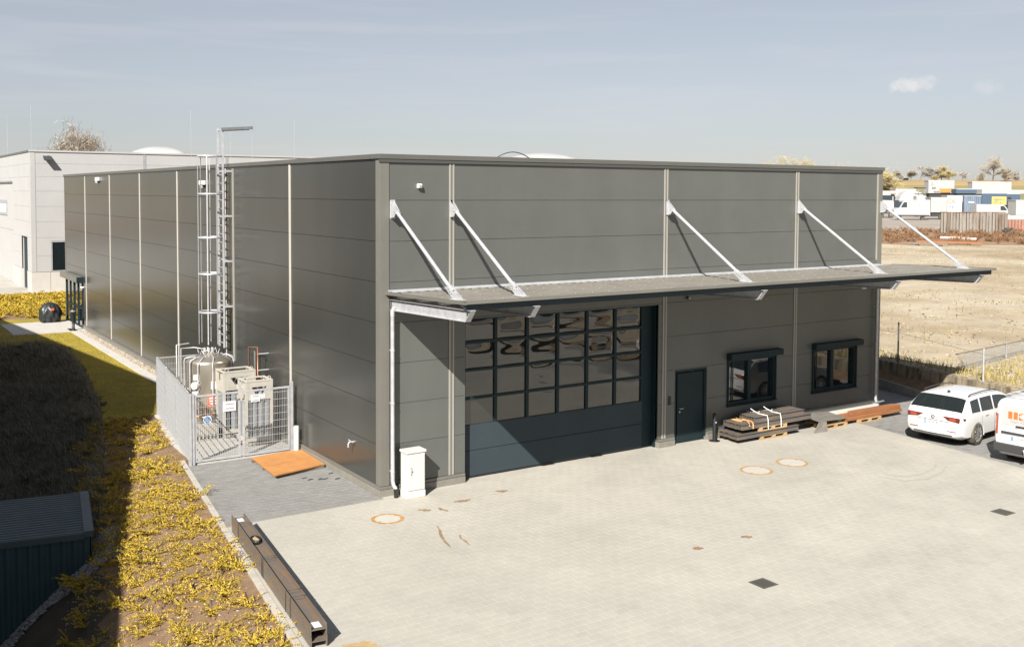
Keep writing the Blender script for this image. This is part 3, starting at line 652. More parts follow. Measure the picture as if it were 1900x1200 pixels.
fb = MB(); fb.hexa([(19.66, -3.84, 4.955+0.107), (19.69, -3.84, 4.955+0.107), (19.69, -0.02, 4.955), (19.66, -0.02, 4.955), (19.66, -3.84, 5.14), (19.69, -3.84, 5.14), (19.69, -0.02, 5.035), (19.66, -0.02, 5.035)]); fb.build('side_fascia', 'trim_grey', can)
MB().box(0.2, 18.86, -0.16, -0.023, 5.01, 5.07).build('wall_flashing', 'galv', can)
fl = MB(); fl.hexa([(0.2, -0.30, 5.028), (18.86, -0.30, 5.028), (18.86, -0.16, 5.05), (0.2, -0.16, 5.05), (0.2, -0.30, 5.034), (18.86, -0.30, 5.034), (18.86, -0.16, 5.06), (0.2, -0.16, 5.06)]); fl.build('wall_flashing', 'galv', can)
for y in (-0.35, -1.35, -2.35, -3.35):
    z = cz(y)-0.025
    pb = MB(); pb.box(0.28, 19.55, y-0.006, y+0.0, z-0.13, z); pb.box(0.28, 19.55, y+0.001, y+0.07, z-0.13, z-0.124); pb.box(0.28, 19.55, y-0.07, y-0.007, z-0.006, z); pb.build('purlin', 'galv', can)
sb = MB()                     # screws along the sheet
for x in np.arange(0.4, 19.5, 0.5):
    for y in (-0.35, -1.35, -2.35, -3.35): sb.box(x-0.009, x+0.009, y-0.009, y+0.009, cz(y)+0.012, cz(y)+0.024)
stuff(sb.build('sheet_screw', 'galv', can))
XB = [0.31, 1.99, 9.24, 14.85, 19.03]
def ztop(y): return cz(y)-0.16
for x in XB:
    b = MB(); y0, y1, yt = -0.02, -3.62, -3.84; hb_ = 0.27
    def sl2(a, c, xo0, xo1):   # sloped plate between depths a..c below the beam top
        b.hexa([(x+xo0, y1 if a > 0.2 else yt, ztop(y1)-c), (x+xo1, y1 if a > 0.2 else yt, ztop(y1)-c), (x+xo1, y0, ztop(y0)-c), (x+xo0, y0, ztop(y0)-c), (x+xo0, y1 if a > 0.2 else yt, ztop(y1)-a), (x+xo1, y1 if a > 0.2 else yt, ztop(y1)-a), (x+xo1, y0, ztop(y0)-a), (x+xo0, y0, ztop(y0)-a)])
    sl2(0.0, 0.012, -0.07, 0.07); sl2(hb_-0.012, hb_, -0.07, 0.07)
    b.hexa([(x-0.005, y1, ztop(y1)-hb_+0.012), (x+0.005, y1, ztop(y1)-hb_+0.012), (x+0.005, y0, ztop(y0)-hb_+0.012), (x-0.005, y0, ztop(y0)-hb_+0.012), (x-0.005, yt, ztop(yt)-0.012), (x+0.005, yt, ztop(yt)-0.012), (x+0.005, y0, ztop(y0)-0.012), (x-0.005, y0, ztop(y0)-0.012)])
    b.add([(x-0.07, y1, ztop(y1)-hb_), (x+0.07, y1, ztop(y1)-hb_), (x+0.07, yt, ztop(yt)-0.012), (x-0.07, yt, ztop(yt)-0.012)], [(0, 1, 2, 3)])
    b.build('canopy_beam', 'galv', can)
    # inclined tension strut with its brackets
    sx = x if x > 0.5 else 0.33
    top = Vector((sx, -0.16, 7.02)); foot = Vector((sx, -3.02, 5.22)); dr = (foot-top).normalized()
    s_ = MB(); s_.tube([top+dr*0.12, foot-dr*0.1], 0.044, 12); s_.build('strut', 'galv', can)
    g = MB(); g.prism([(0.0, 7.24), (0.0, 6.82), (-0.20, 6.84), (-0.30, 6.98)], lambda u, v, a: (a, u, v), sx-0.055, sx-0.035); g.prism([(0.0, 7.24), (0.0, 6.82), (-0.20, 6.84), (-0.30, 6.98)], lambda u, v, a: (a, u, v), sx+0.035, sx+0.055); g.box(sx-0.07, sx+0.07, -0.012, -0.001, 6.80, 7.26)
    for q in (0.0, 0.09): g.tube([top+dr*(0.06+q)+Vector((-0.075, 0, 0)), top+dr*(0.06+q)+Vector((0.075, 0, 0))], 0.016, 6)
    g.build('strut_bracket', 'galv', can)
    g = MB(); pz = cz(-3.1)+0.02
    g.prism([(-2.78, pz+0.30), (-2.70, pz+0.22), (-3.02, pz), (-3.34, pz)], lambda u, v, a: (a, u, v), sx-0.055, sx-0.035); g.prism([(-2.78, pz+0.30), (-2.70, pz+0.22), (-3.02, pz), (-3.34, pz)], lambda u, v, a: (a, u, v), sx+0.035, sx+0.055)
    g.box(sx-0.09, sx+0.09, -3.36, -2.96, pz-0.005, pz+0.015)
    for q in (0.05, 0.13, 0.21): g.tube([foot-dr*q+Vector((-0.075, 0, 0)), foot-dr*q+Vector((0.075, 0, 0))], 0.016, 6)
    g.build('strut_shoe', 'galv', can)
# downpipes
def downpipe(x, y, ztop_, side):
    b = MB(); b.tube([(x, y, ztop_), (x, y, 0.42), (x+0.01, y-0.02, 0.30), (x+0.05, y-0.08, 0.20)], 0.048, 14); d_ = b.build('downpipe', 'galv', HO)
    MB().tube([(x+0.05, y-0.08, 0.22), (x+0.055, y-0.085, -0.01)], 0.056, 14).build('pipe_shoe', 'black_plastic', d_)
    for z in (0.62, 2.3, 3.6):
        c = MB(); c.tube([(x, y, z-0.02), (x, y, z+0.02)], 0.056, 14); c.bar((x, y, z), (x, 0.0, z), 0.02, 0.02); c.build('pipe_clip', 'galv', d_)
    c = MB(); c.tube([(x, y, ztop_-0.02), (x, y, ztop_+0.10), (x+0.04, y-0.02, ztop_+0.2)], 0.055, 12); c.build('pipe_head', 'galv', d_)
downpipe(0.245, -0.17, 4.46, 1); downpipe(18.80, -0.12, 4.72, 1)
# wall fittings
def wall_lamp(name, label, cat, loc, nx, size, body, grp=None):
    t = thing(name, label, cat, loc, 0)
    x, y, z = loc; s_ = size
    if nx == 'front':
        MB().box(x-s_, x+s_, y-0.10, y, z-s_, z+s_).build('housing', body, t, bevel=0.015); MB().box(x-s_*0.7, x+s_*0.7, y-0.115, y-0.101, z-s_*0.6, z+s_*0.5).build('lens', 'galv_dull', t)
    else:
        MB().box(x-0.14, x, y-s_*1.8, y+s_*1.8, z-s_*0.7, z+s_*0.7).build('housing', body, t, bevel=0.02); MB().lathe([(s_*0.7, -0.12), (s_*0.7, -0.02)], (x-0.08, y, z-s_*0.55), 12).build('lens', 'galv_dull', t)
    return t
wall_lamp('motion_sensor', 'small white box on the upper front wall above the first canopy strut', 'sensor', (1.05, 0.0, 7.6), 'front', 0.055, 'white_paint')
wall_lamp('wall_lamp', 'white oval lamp high on the long side wall near its far end', 'lamp', (-0.001, 31.9, 8.03), 'side', 0.13, 'white_paint')
wall_lamp('wall_lamp', 'white lamp on the side wall seen through the ladder cage', 'lamp', (-0.001, 14.2, 7.75), 'side', 0.11, 'white_paint')
wall_lamp('wall_lamp', 'grey floodlight under the right end of the canopy', 'lamp', (18.15, 0.0, 4.33), 'front', 0.085, 'white_paint')
wall_lamp('security_camera', 'tiny dark camera under the canopy between gate and entrance door', 'camera', (10.07, 0.0, 4.36), 'front', 0.045, 'dark_trim')
wall_lamp('wall_lamp', 'slim white lamp beside the far side entrance', 'lamp', (-0.001, 36.15, 2.25), 'side', 0.06, 'white_paint')
# tap on the side wall
t = thing('wall_tap', 'chrome tap on the long side wall near the front corner', 'tap', (0, 1.49, 1.05))
b = MB(); b.tube([(0, 1.49, 1.06), (-0.16, 1.49, 1.06)], 0.02, 8); b.build('spout', 'galv', t); b = MB(); b.tube([(-0.11, 1.36, 1.07), (-0.11, 1.62, 1.09)], 0.014, 8); b.build('lever', 'galv', t); b = MB(); b.tube([(-0.15, 1.49, 1.06), (-0.18, 1.49, 1.02), (-0.18, 1.49, 0.93)], 0.022, 8); b.build('outlet', 'galv', t)

# ================================================================== LADDER
lad = thing('caged_ladder', 'galvanised caged roof ladder fixed to the long side wall', 'ladder', (-0.25, 11.75, 2.2))
LX = -0.30; Y0, Y1 = 11.12, 11.62
for y in (Y0, Y1): MB().box(LX-0.03, LX+0.03, y-0.02, y+0.02, 2.25, 9.55).build('side_rail', 'galv', lad)
for i in range(22):
    z = 2.4+0.28*i
    MB().box(LX-0.017, LX+0.017, Y0+0.02, Y1-0.02, z-0.012, z+0.012).build('rung', 'galv', lad)
for z in (3.62, 5.13, 6.63, 8.12):
    for y in (Y0, Y1): MB().box(LX+0.03, -0.001, y-0.025, y+0.025, z-0.03, z+0.03).build('wall_bracket', 'galv', lad)
HO_ = []
R_ = 0.40; cxh = LX-0.36; cyh = (Y0+Y1)/2
ang = [math.radians(a) for a in range(52, 309, 8)]
def hoop_pt(a): return (cxh+R_*math.cos(a), cyh+R_*math.sin(a))
for z in (3.45, 4.72, 5.92, 7.36, 8.60):
    pts = [(LX, Y1, z)]+[(*hoop_pt(a), z) for a in ang]+[(LX, Y0, z)]
    b = MB(); V = []
    for p in pts: V += [(p[0], p[1], z-0.03), (p[0], p[1], z+0.03)]
    b.add(V, [(2*i, 2*i+2, 2*i+3, 2*i+1) for i in range(len(pts)-1)], True); o = b.build('cage_hoop', 'galv', lad); o.modifiers.new('t', 'SOLIDIFY').thickness = 0.012
for a in (75, 120, 180, 240, 285):
    p = hoop_pt(math.radians(a)); MB().bar((p[0], p[1], 2.4), (p[0], p[1], 8.63), 0.035, 0.012, up=(math.cos(math.radians(a)), math.sin(math.radians(a)), 0)).build('cage_strap', 'galv', lad)
MB().bar((LX, Y0, 9.50), (LX+0.15, 8.70, 9.42), 0.08, 0.09).build('exit_arm', 'arm_grey', lad); MB().bar((LX, Y0, 9.44), (LX+0.13, 8.95, 9.38), 0.04, 0.04).build('exit_arm', 'arm_grey', lad)
MB().box(LX-0.02, LX+0.02, Y0, Y1, 9.46, 9.50).build('top_bar', 'galv', lad)
t = thing('conduit', 'thin dark conduit with rail running up the wall behind the ladder', 'conduit', (-0.03, 10.95, 2))
MB().box(-0.05, -0.001, 10.93, 10.98, 1.8, 8.2).build('rail', 'trim_light', t)

# ================================================================== TANK ENCLOSURE
TB = (-1.42, 9.15)
tk = thing('storage_tank', 'upright stainless steel gas tank with domed top in the fenced enclosure', 'tank', (TB[0], TB[1], 0))
MB().lathe([(0.55, 0.18), (0.68, 0.26), (0.68, 2.16), (0.67, 2.21), (0.63, 2.255), (0.45, 2.35), (0.2, 2.42), (0.01, 2.435)], (TB[0], TB[1], 0), 48).build('vessel', 'stainless', tk)
for a in (40, 130, 220, 310):
    x, y = TB[0]+0.52*math.cos(math.radians(a)), TB[1]+0.52*math.sin(math.radians(a)); MB().box(x-0.05, x+0.05, y-0.05, y+0.05, 0.03, 0.30).build('leg', 'stainless', tk)
def tp(a, r, z): return (TB[0]+r*math.cos(math.radians(a)), TB[1]+r*math.sin(math.radians(a)), z)
for a, zt, zb in ((176, 2.62, 0.75), (205, 2.58, 0.6), (228, 2.5, 0.6), (262, 2.45, 0.55), (345, 2.55, 0.5), (355, 2.6, 0.5)):
    b = MB(); b.tube([tp(a+9, 0.42, 2.36), tp(a+6, 0.56, 2.36), tp(a, 0.72, zt-0.30), tp(a, 0.745, zt-0.38), tp(a, 0.745, zb)], 0.017, 8); b.build('pipe', 'galv', tk)
b = MB(); b.tube([tp(170, 0.82, 1.2), tp(170, 0.82, 2.62), tp(195, 0.50, 2.66), tp(230, 0.3, 2.6)], 0.016, 8); b.tube([tp(165, 0.95, 1.3), tp(165, 0.95, 2.72), tp(150, 0.6, 2.74)], 0.016, 8); b.build('pipe', 'galv', tk)
b = MB(); b.tube([tp(215, 0.74, 0.62), tp(238, 0.8, 0.58), tp(262, 0.74, 0.62)], 0.028, 8); b.build('manifold', 'brass', tk)
for a in (205, 222, 245, 262):
    b = MB(); b.tube([tp(a, 0.70, 0.72), tp(a, 0.84, 0.72)], 0.04, 8); b.tube([tp(a, 0.77, 0.70), tp(a, 0.77, 0.86)], 0.03, 8); b.build('valve', 'brass', tk)
for k_, a in enumerate((20, 80, 140, 200, 260, 320)):
    b = MB(); b.tube([tp(a, 0.12, 2.46), tp(a, 0.14, 2.60)], 0.035, 8); b.tube([tp(a, 0.30, 2.43), tp(a+14, 0.33, 2.56), tp(a+28, 0.30, 2.43)], 0.014, 6); b.build('top_fitting', 'galv', tk)
def on_tank(a0, a1, z0, z1, r, name, m):
    b = MB(); n = 8; V = []
    for i in range(n+1):
        a = a0+(a1-a0)*i/n; V += [tp(a, r, z0), tp(a, r, z1)]
    b.add(V, [(2*i, 2*i+2, 2*i+3, 2*i+1) for i in range(n)]); return b.build(name, m, tk)
on_tank(292, 318, 1.42, 1.95, 0.70, 'label_plate', 'sign_white'); on_tank(258, 288, 1.42, 1.66, 0.692, 'label_plate', 'sign_white'); on_tank(250, 280, 0.90, 1.22, 0.692, 'warning_sign', 'sign_red'); on_tank(193, 203, 1.1, 1.45, 0.78, 'label_plate', 'sign_white')
for a, m_ in ((295, 'sign_blue'), (305, 'sign_yellow'), (314, 'sign_blue')):
    ce_ = Vector(tp(a, 0.708, 1.55)); nrm = Vector((math.cos(math.radians(a)), math.sin(math.radians(a)), 0)); b = MB(); b.tube([ce_, ce_+nrm*0.006], 0.05, 14); b.build('sign_disc', m_, tk)
for (z0, z1, a0, a1) in ((1.13, 1.17, 254, 277), (1.04, 1.08, 254, 275), (0.96, 1.0, 256, 272)): on_tank(a0, a1, z0, z1, 0.70, 'sign_line', 'sign_white')
for z, r in ((1.55, 0.11), (1.28, 0.10)):
    ce_ = Vector(tp(222, 0.68, z)); nrm = Vector((math.cos(math.radians(222)), math.sin(math.radians(222)), 0)); b = MB(); b.tube([ce_, ce_+nrm*0.16], r, 20); o = b.build('gauge', 'sign_white', tk)
    b = MB(); b.tube([ce_+nrm*0.161, ce_+nrm*0.166], r*0.75, 18); b.build('gauge_face', 'galv', o)
MB().bar(tp(222, 0.70, 1.70), tp(222, 0.70, 1.86), 0.13, 0.16).build('gauge_box', 'sign_white', tk)
def bundle(name, label, x0, y0, w, dpt, h, sx):
    t = thing(name, label, 'gas bundle', (x0+w/2, y0+dpt/2, 0.03), 0, 'gas cylinder bundles')
    z0 = 0.03
    for x in (x0, x0+w-0.07):
        for y in (y0, y0+dpt-0.07): MB().box(x, x+0.07, y, y+0.07, z0, h-0.02).build('post', 'cage_paint', t)
    MB().box(x0+0.07, x0+w-0.07, y0+0.005, y0+0.03, h-0.55, h-0.38).build('front_plate', 'cage_paint', t)
    pl = MB(); pl.prism([(x0+0.07, h-0.38), (x0+w*0.36, h-0.38), (x0+w*0.22, h-0.17), (x0+0.07, h-0.17)], lambda u, v, a: (u, a, v), y0+0.005, y0+0.03); pl.prism([(x0+w*0.64, h-0.38), (x0+w-0.07, h-0.38), (x0+w-0.07, h-0.17), (x0+w*0.78, h-0.17)], lambda u, v, a: (u, a, v), y0+0.005, y0+0.03); pl.box(x0+0.07, x0+w-0.07, y0+0.005, y0+0.03, h-0.17, h-0.02); pl.build('front_plate', 'cage_paint', t)
    sp = MB(); sp.box(x0+0.005, x0+0.03, y0+0.07, y0+dpt-0.07, h-0.62, h-0.28); sp.box(x0+0.005, x0+0.03, y0+0.07, y0+dpt*0.42, h-0.28, h-0.06); sp.box(x0+0.005, x0+0.03, y0+dpt*0.62, y0+dpt-0.07, h-0.28, h-0.06); sp.build('side_plate', 'cage_paint', t)
    fr_ = MB(); fr_.box(x0, x0+w, y0-0.004, y0+0.09, h-0.02, h+0.02); fr_.box(x0, x0+w, y0+dpt-0.09, y0+dpt, h-0.02, h+0.02); fr_.box(x0, x0+0.09, y0+0.09, y0+dpt-0.09, h-0.02, h+0.02); fr_.box(x0+w-0.09, x0+w, y0+0.09, y0+dpt-0.09, h-0.02, h+0.02); fr_.build('top_frame', 'cage_paint', t, bevel=0.008)
    bs = MB(); bs.box(x0+0.07, x0+w-0.07, y0, y0+dpt, z0+0.14, z0+0.24); bs.box(x0+0.08, x0+w-0.08, y0+0.002, y0+0.03, z0+0.02, z0+0.10); bs.build('base', 'cage_paint', t)
    bs = MB()
    for q in (0.2, 0.32, 0.44, 0.56, 0.68, 0.8): bs.box(x0+w*q, x0+w*q+0.055, y0-0.003, y0+0.001, z0+0.03, z0+0.09)
    bs.build('base_slot', 'joint_dark', t)
    for i in range(4):
        for j in range(3):
            cx_, cy_ = x0+0.14+i*(w-0.28)/3, y0+0.16+j*(dpt-0.30)/2
            MB().lathe([(0.105, z0+0.24), (0.105, h-0.52), (0.085, h-0.42), (0.04, h-0.34), (0.035, h-0.24)], (cx_, cy_, 0), 14).build('cylinder', 'cyl_grey', t); 
            MB().lathe([(0.03, h-0.24), (0.045, h-0.2), (0.045, h-0.13), (0.012, h-0.12)], (cx_, cy_, 0), 8).build('valve', 'brass' if (i+j) % 3 == 0 else 'cyl_top', t)
    for q in (0.12, 0.88):
        b = MB(); b.tube([(x0+w*q-0.05, y0+0.05, h+0.02)]+[(x0+w*q+0.05*math.cos(a), y0+0.05, h+0.06+0.05*math.sin(a)) for a in np.linspace(math.pi, 0, 7)]+[(x0+w*q+0.05, y0+0.05, h+0.02)], 0.012, 6); b.build('lifting_eye', 'cage_paint', t)
    MB().box(x0+w*0.42, x0+w*0.72, y0-0.006, y0+0.004, h-0.52, h-0.40).build('label_plate', 'sign_white', t)
    return t
bundle('gas_cylinder_bundle', 'pale framed gas cylinder bundle beside the steel tank, the rear one', -1.42, 7.72, 1.0, 0.76, 2.02, 1)
bundle('gas_cylinder_bundle', 'pale framed gas cylinder bundle nearest the enclosure gate', -1.19, 6.38, 0.82, 0.72, 1.93, 1)
t = thing('evaporator_grille', 'low pale slotted base block beside the tank behind the gate', 'vent block', (-2.45, 7.9, 0.03))
MB().box(-2.62, -1.55, 7.8, 8.25, 0.03, 0.46).build('block', 'cage_paint', t, bevel=0.01)
for i in range(9): MB().box(-2.55+i*0.11, -2.49+i*0.11, 7.79, 7.80, 0.08, 0.2).build('slot', 'joint_dark', t)
t = thing('copper_pipes', 'copper pipe loop rising by the wall behind the gas bundles', 'pipes', (-0.3, 8.1, 0))
b = MB(); b.tube([(-0.35, 8.55, 0.03), (-0.35, 8.55, 2.62), (-0.35, 7.75, 2.70)], 0.02, 8); b.build('riser', 'copper', t)
b = MB(); b.tube([(-0.35, 7.75, 2.70), (-0.35, 7.75, 1.85), (-0.4, 6.9, 1.80), (-0.45, 6.5, 1.72)], 0.02, 8); b.build('branch', 'copper', t)
for z in (2.5, 2.0): MB().bar((-0.35, 7.75, z), (-0.0, 7.75, z), 0.03, 0.03).build('pipe_clip', 'galv', t)
MB().tube([(-0.22, 8.35, 0.03), (-0.22, 8.35, 2.55)], 0.035, 8).build('cable_duct', 'trim_grey', t)
# --- mesh fence
def mesh_panel(b, p0, p1, z0, z1, dx=0.05, dz=0.2):
    p0 = np.array(p0); p1 = np.array(p1); L = np.hypot(*(p1-p0)); e = (p1-p0)/L; n_ = int(L/dx)
    for i in range(1, n_):
        q = p0+e*(i*L/n_); b.bar((q[0], q[1], z0), (q[0], q[1], z1), 0.006, 0.006)
    z = z0+0.05
    while z < z1:
        for s_ in (-1, 1):
            o = np.array([-e[1], e[0]])*0.006*s_; b.bar((p0[0]+o[0], p0[1]+o[1], z), (p1[0]+o[0], p1[1]+o[1], z), 0.008, 0.008)
        z += dz
    return b
FC = (-3.10, 5.33); FB = (-2.22, 12.15); FZ = 1.93
fn = thing('mesh_fence', 'galvanised double-rod mesh fence round the tank enclosure', 'fence', (-2.6, 8.7, 0))
lp = [(FC[0]+(FB[0]-FC[0])*t_, FC[1]+(FB[1]-FC[1])*t_) for t_ in (0, 0.36, 0.7, 1.0)]
for q in lp+[(-0.75, 12.12)]: MB().box(q[0]-0.035, q[0]+0.035, q[1]-0.035, q[1]+0.035, -0.05, FZ+0.03).build('post', 'galv', fn)
for a, c in zip(lp[:-1], lp[1:]):
    stuff(mesh_panel(MB(), a, c, 0.06, FZ).build('mesh_panel', 'wire', fn)); MB().bar((a[0], a[1], FZ), (c[0], c[1], FZ), 0.03, 0.03).build('top_rail', 'galv', fn)
stuff(mesh_panel(MB(), lp[-1], (-0.06, 12.1), 0.06, FZ).build('mesh_panel', 'wire', fn)); MB().bar((*lp[-1], FZ), (-0.06, 12.1, FZ), 0.03, 0.03).build('top_rail', 'galv', fn)
gt = thing('mesh_gate', 'two-leaf galvanised mesh gate closing the tank enclosure', 'gate', (-1.65, 5.36, 0))
MB().box(-0.24, -0.16, 5.32, 5.40, 0.0, 2.02).build('post', 'galv', gt); MB().box(-3.04, -2.98, 5.31, 5.37, 0.0, 1.95).build('post', 'galv', gt)
for x0, x1 in ((-2.97, -1.70), (-1.63, -0.26)):
    f_ = MB(); z0, z1 = 0.06, 1.90
    f_.box(x0, x0+0.05, 5.33, 5.38, z0, z1); f_.box(x1-0.05, x1, 5.33, 5.38, z0, z1); f_.box(x0+0.05, x1-0.05, 5.33, 5.38, z0, z0+0.05); f_.box(x0+0.05, x1-0.05, 5.33, 5.38, z1-0.05, z1); lf = f_.build('gate_leaf', 'galv', gt)
    stuff(mesh_panel(MB(), (x0+0.05, 5.355), (x1-0.05, 5.355), z0+0.05, z1-0.05).build('mesh_panel', 'wire', lf))
for x, z, w_, h_ in ((-2.02, 1.52, 0.36, 0.28), (-1.28, 1.66, 0.26, 0.2)):
    s_ = MB().box(x-w_/2, x+w_/2, 5.30, 5.312, z-h_/2, z+h_/2).build('notice_plate', 'sign_white', gt)
    for q in (0.06, -0.06): MB().box(x-w_*0.3, x+w_*0.35, 5.296, 5.299, z+q-0.012, z+q+0.012).build('printed_line', 'ink_grey', s_)
MB().box(-1.80, -1.62, 5.29, 5.33, 1.70, 1.82).build('lock_box', 'cage_paint', gt)
ce_ = Vector((-1.98, 7.3, 1.55))
dsc = thing('round_sign', 'round blue and white mandatory sign below the red tank warning', 'sign', tuple(tp(250, 0.95, 0.42)))
nrm = (Vector(tp(250, 1, 0.5))-Vector(tp(250, 0, 0.5))).normalized(); p_ = Vector(tp(250, 0.95, 0.55)); b = MB(); b.tube([p_, p_+nrm*0.012], 0.13, 24); b.build('disc', 'sign_white', dsc); b = MB(); b.tube([p_+nrm*0.013, p_+nrm*0.016], 0.10, 24); b.build('symbol', 'sign_blue', dsc); MB().tube([p_-nrm*0.02, p_-nrm*0.02+Vector((0, 0, -0.53))], 0.02, 8).build('post', 'galv', dsc)
t = thing('white_post', 'short white protective post by the wall right of the mesh gate', 'post', (-0.19, 5.02, 0))
MB().lathe([(0.075, 0.0), (0.075, 0.78), (0.06, 0.80), (0.001, 0.805)], (-0.19, 5.02, 0), 20).build('tube', 'white_grp', t); MB().lathe([(0.085, 0.0), (0.085, 0.03), (0.0765, 0.032)], (-0.19, 5.02, 0), 20).build('collar', 'white_grp', t)
# ================================================================== OBJECTS NEAR THE CORNER
t = thing('utility_cabinet', 'white fibreglass utility cabinet standing by the corner downpipe', 'cabinet', (0.68, -0.36, 0))
MB().box(0.44, 0.96, -0.54, -0.20, 0.0, 0.16).build('base', 'white_grp', t, bevel=0.01); MB().box(0.45, 0.95, -0.53, -0.21, 0.162, 1.10).build('body', 'white_grp', t, bevel=0.008)
MB().box(0.42, 0.98, -0.56, -0.18, 1.102, 1.17).build('cap', 'white_grp', t, bevel=0.02)
dr_ = MB(); dr_.box(0.475, 0.925, -0.548, -0.531, 0.20, 1.07)
for i in range(9): dr_.box(0.50+i*0.047, 0.522+i*0.047, -0.553, -0.5485, 0.40, 1.02)
dd = dr_.build('door', 'white_grp', t); hh = MB(); hh.box(0.53, 0.56, -0.575, -0.554, 0.60, 0.78); hh.box(0.535, 0.555, -0.60, -0.575, 0.69, 0.72); hh.build('handle', 'galv', dd)
# rusty plates on battens
t = thing('steel_plate_stack', 'orange rusty steel plates on battens beside the side wall', 'steel plates', (-0.85, 4.0, 0))
def quadbox(p, z0, z1): 
    b = MB(); b.hexa([(x, y, z0) for x, y in p]+[(x, y, z1) for x, y in p]); return b
quadbox([(-1.65, 2.80), (-0.10, 3.18), (-0.06, 5.08), (-1.55, 4.86)], 0.09, 0.105).build('plate', 'rust_orange', t)
quadbox([(-1.63, 2.82), (-0.22, 3.16), (-0.28, 3.95), (-1.60, 3.72)], 0.107, 0.120).build('plate', 'rust_orange', t)
quadbox([(-1.59, 3.74), (-0.26, 3.975), (-0.40, 5.02), (-1.53, 4.84)], 0.107, 0.122).build('plate', 'rust_orange', t)
for y_ in (3.0, 3.9, 4.75):
    quadbox([(-1.60, y_-0.06), (-0.12, y_+0.18), (-0.12, y_+0.28), (-1.60, y_+0.04)], 0.0, 0.088).build('batten', 'bark', t)
# long steel beams along the kerb
t = thing('steel_beam_stack', 'two long rusty H-beams strapped together along the left kerb', 'steel beams', (-4.1, -3.8, 0))
BA = Vector((-3.90, -0.62, 0)); BD = (Vector((-4.66, -6.95, 0))-BA); BLn = BD.length; BD.normalize(); BN = Vector((-BD.y, BD.x, 0)); BN = BN if BN.x > 0 else -BN
def bpt(s_, u, z): q = BA+BD*s_+BN*u; return (q.x, q.y, z)
def bbox_(b, s0, s1, u0, u1, z0, z1): b.hexa([bpt(s0, u0, z0), bpt(s1, u0, z0), bpt(s1, u1, z0), bpt(s0, u1, z0), bpt(s0, u0, z1), bpt(s1, u0, z1), bpt(s1, u1, z1), bpt(s0, u1, z1)])
for (zz, s0, s1) in ((0.02, 0.0, BLn), (0.205, -0.02, BLn-0.02)):
    b = MB(); bbox_(b, s0, s1, 0, 0.018, zz, zz+0.18); bbox_(b, s0, s1, 0.262, 0.28, zz, zz+0.18); bbox_(b, s0, s1, 0.0185, 0.2615, zz+0.084, zz+0.098); b.build('h_beam', 'mill_steel', t)
for s_ in (0.72, 2.9, 3.0, 4.75, BLn-1.3):
    b = MB(); b.tube([bpt(s_, -0.006, 0.02), bpt(s_, -0.006, 0.391), bpt(s_, 0.286, 0.391), bpt(s_, 0.286, 0.02)], 0.006, 5); b.build('strap', 'black_plastic', t)
for s_ in (0.8, 3.3, 5.6):
    b = MB(); bbox_(b, s_, s_+0.08, -0.02, 0.32, 0.0, 0.019); b.build('batten', 'wood', t)
for s_ in (0.06, BLn-0.32): b = MB(); bbox_(b, s_, s_+0.22, 0.06, 0.22, 0.304, 0.307); b.build('paper_label', 'sign_white', t)
t = thing('rubber_ring', 'black rubber ring around a tan block lying in the H-beam', 'ring', bpt(1.72, 0.15, 0.304))
n_ = 20; pts = [bpt(1.72+0.19*math.cos(2*math.pi*i/n_), 0.14+0.105*math.sin(2*math.pi*i/n_), 0.30) for i in range(n_+1)]
b = MB(); V = []
for p in pts: V += [(p[0], p[1], 0.305), (p[0], p[1], 0.385)]
b.add(V, [(2*i, 2*i+2, 2*i+3, 2*i+1) for i in range(n_)], True); o = b.build('band', 'black_plastic', t); o.modifiers.new('t', 'SOLIDIFY').thickness = 0.03
b = MB(); b.hexa([bpt(1.62, 0.10, 0.305), bpt(1.86, 0.07, 0.305), bpt(1.86, 0.21, 0.305), bpt(1.62, 0.17, 0.305), bpt(1.62, 0.10, 0.372), bpt(1.86, 0.07, 0.372), bpt(1.86, 0.21, 0.372), bpt(1.62, 0.17, 0.372)]); b.build('block', 'wood', t)
t = thing('timber_offcut', 'pale wooden boards at the bottom edge beside the H-beams', 'timber', (-3.95, -7.5, 0))
for i in range(3):
    MB().bar((-4.27+i*0.02, -7.34-i*0.12, 0.10), (-3.80+i*0.02, -7.46-i*0.12, 0.10), 0.10, 0.022).build('board', 'wood', t)
for x in (-4.2, -3.9): MB().bar((x, -7.3, 0.045), (x-0.05, -7.8, 0.045), 0.09, 0.088).build('block', 'wood', t)
# manholes, drains, stains
for i, (x, y, r) in enumerate(MH):
    t = thing('manhole_cover', ('concrete manhole cover with pale rust ring near the corner cabinet', 'manhole cover with thin orange ring, the nearer of the pair in the yard', 'manhole cover with strong orange ring, the one nearer the parked car')[i], 'manhole', (x, y, 0), 0, 'manhole covers in the yard')
    b = MB(); w_ = 0.05 if i else 0.065; b.lathe([(r-w_, -0.01), (r-w_, 0.005), (r+0.01, 0.005), (r+0.02, 0.001)], (x, y, 0), 48, cap=False, smooth=False); b.build('rim', 'ring_rust', t)
    MB().lathe([(r-w_-0.001, -0.01), (r-w_-0.004, 0.004), (0.01, 0.0045)], (x, y, 0), 40, smooth=False).build('lid', 'manhole_fill', t)
    for a in (0.4, 0.4+math.pi): MB().box(x+(r-0.09)*math.cos(a)-0.035, x+(r-0.09)*math.cos(a)+0.035, y+(r-0.09)*math.sin(a)-0.015, y+(r-0.09)*math.sin(a)+0.015, 0.0046, 0.007).build('lift_slot', 'stain', t)
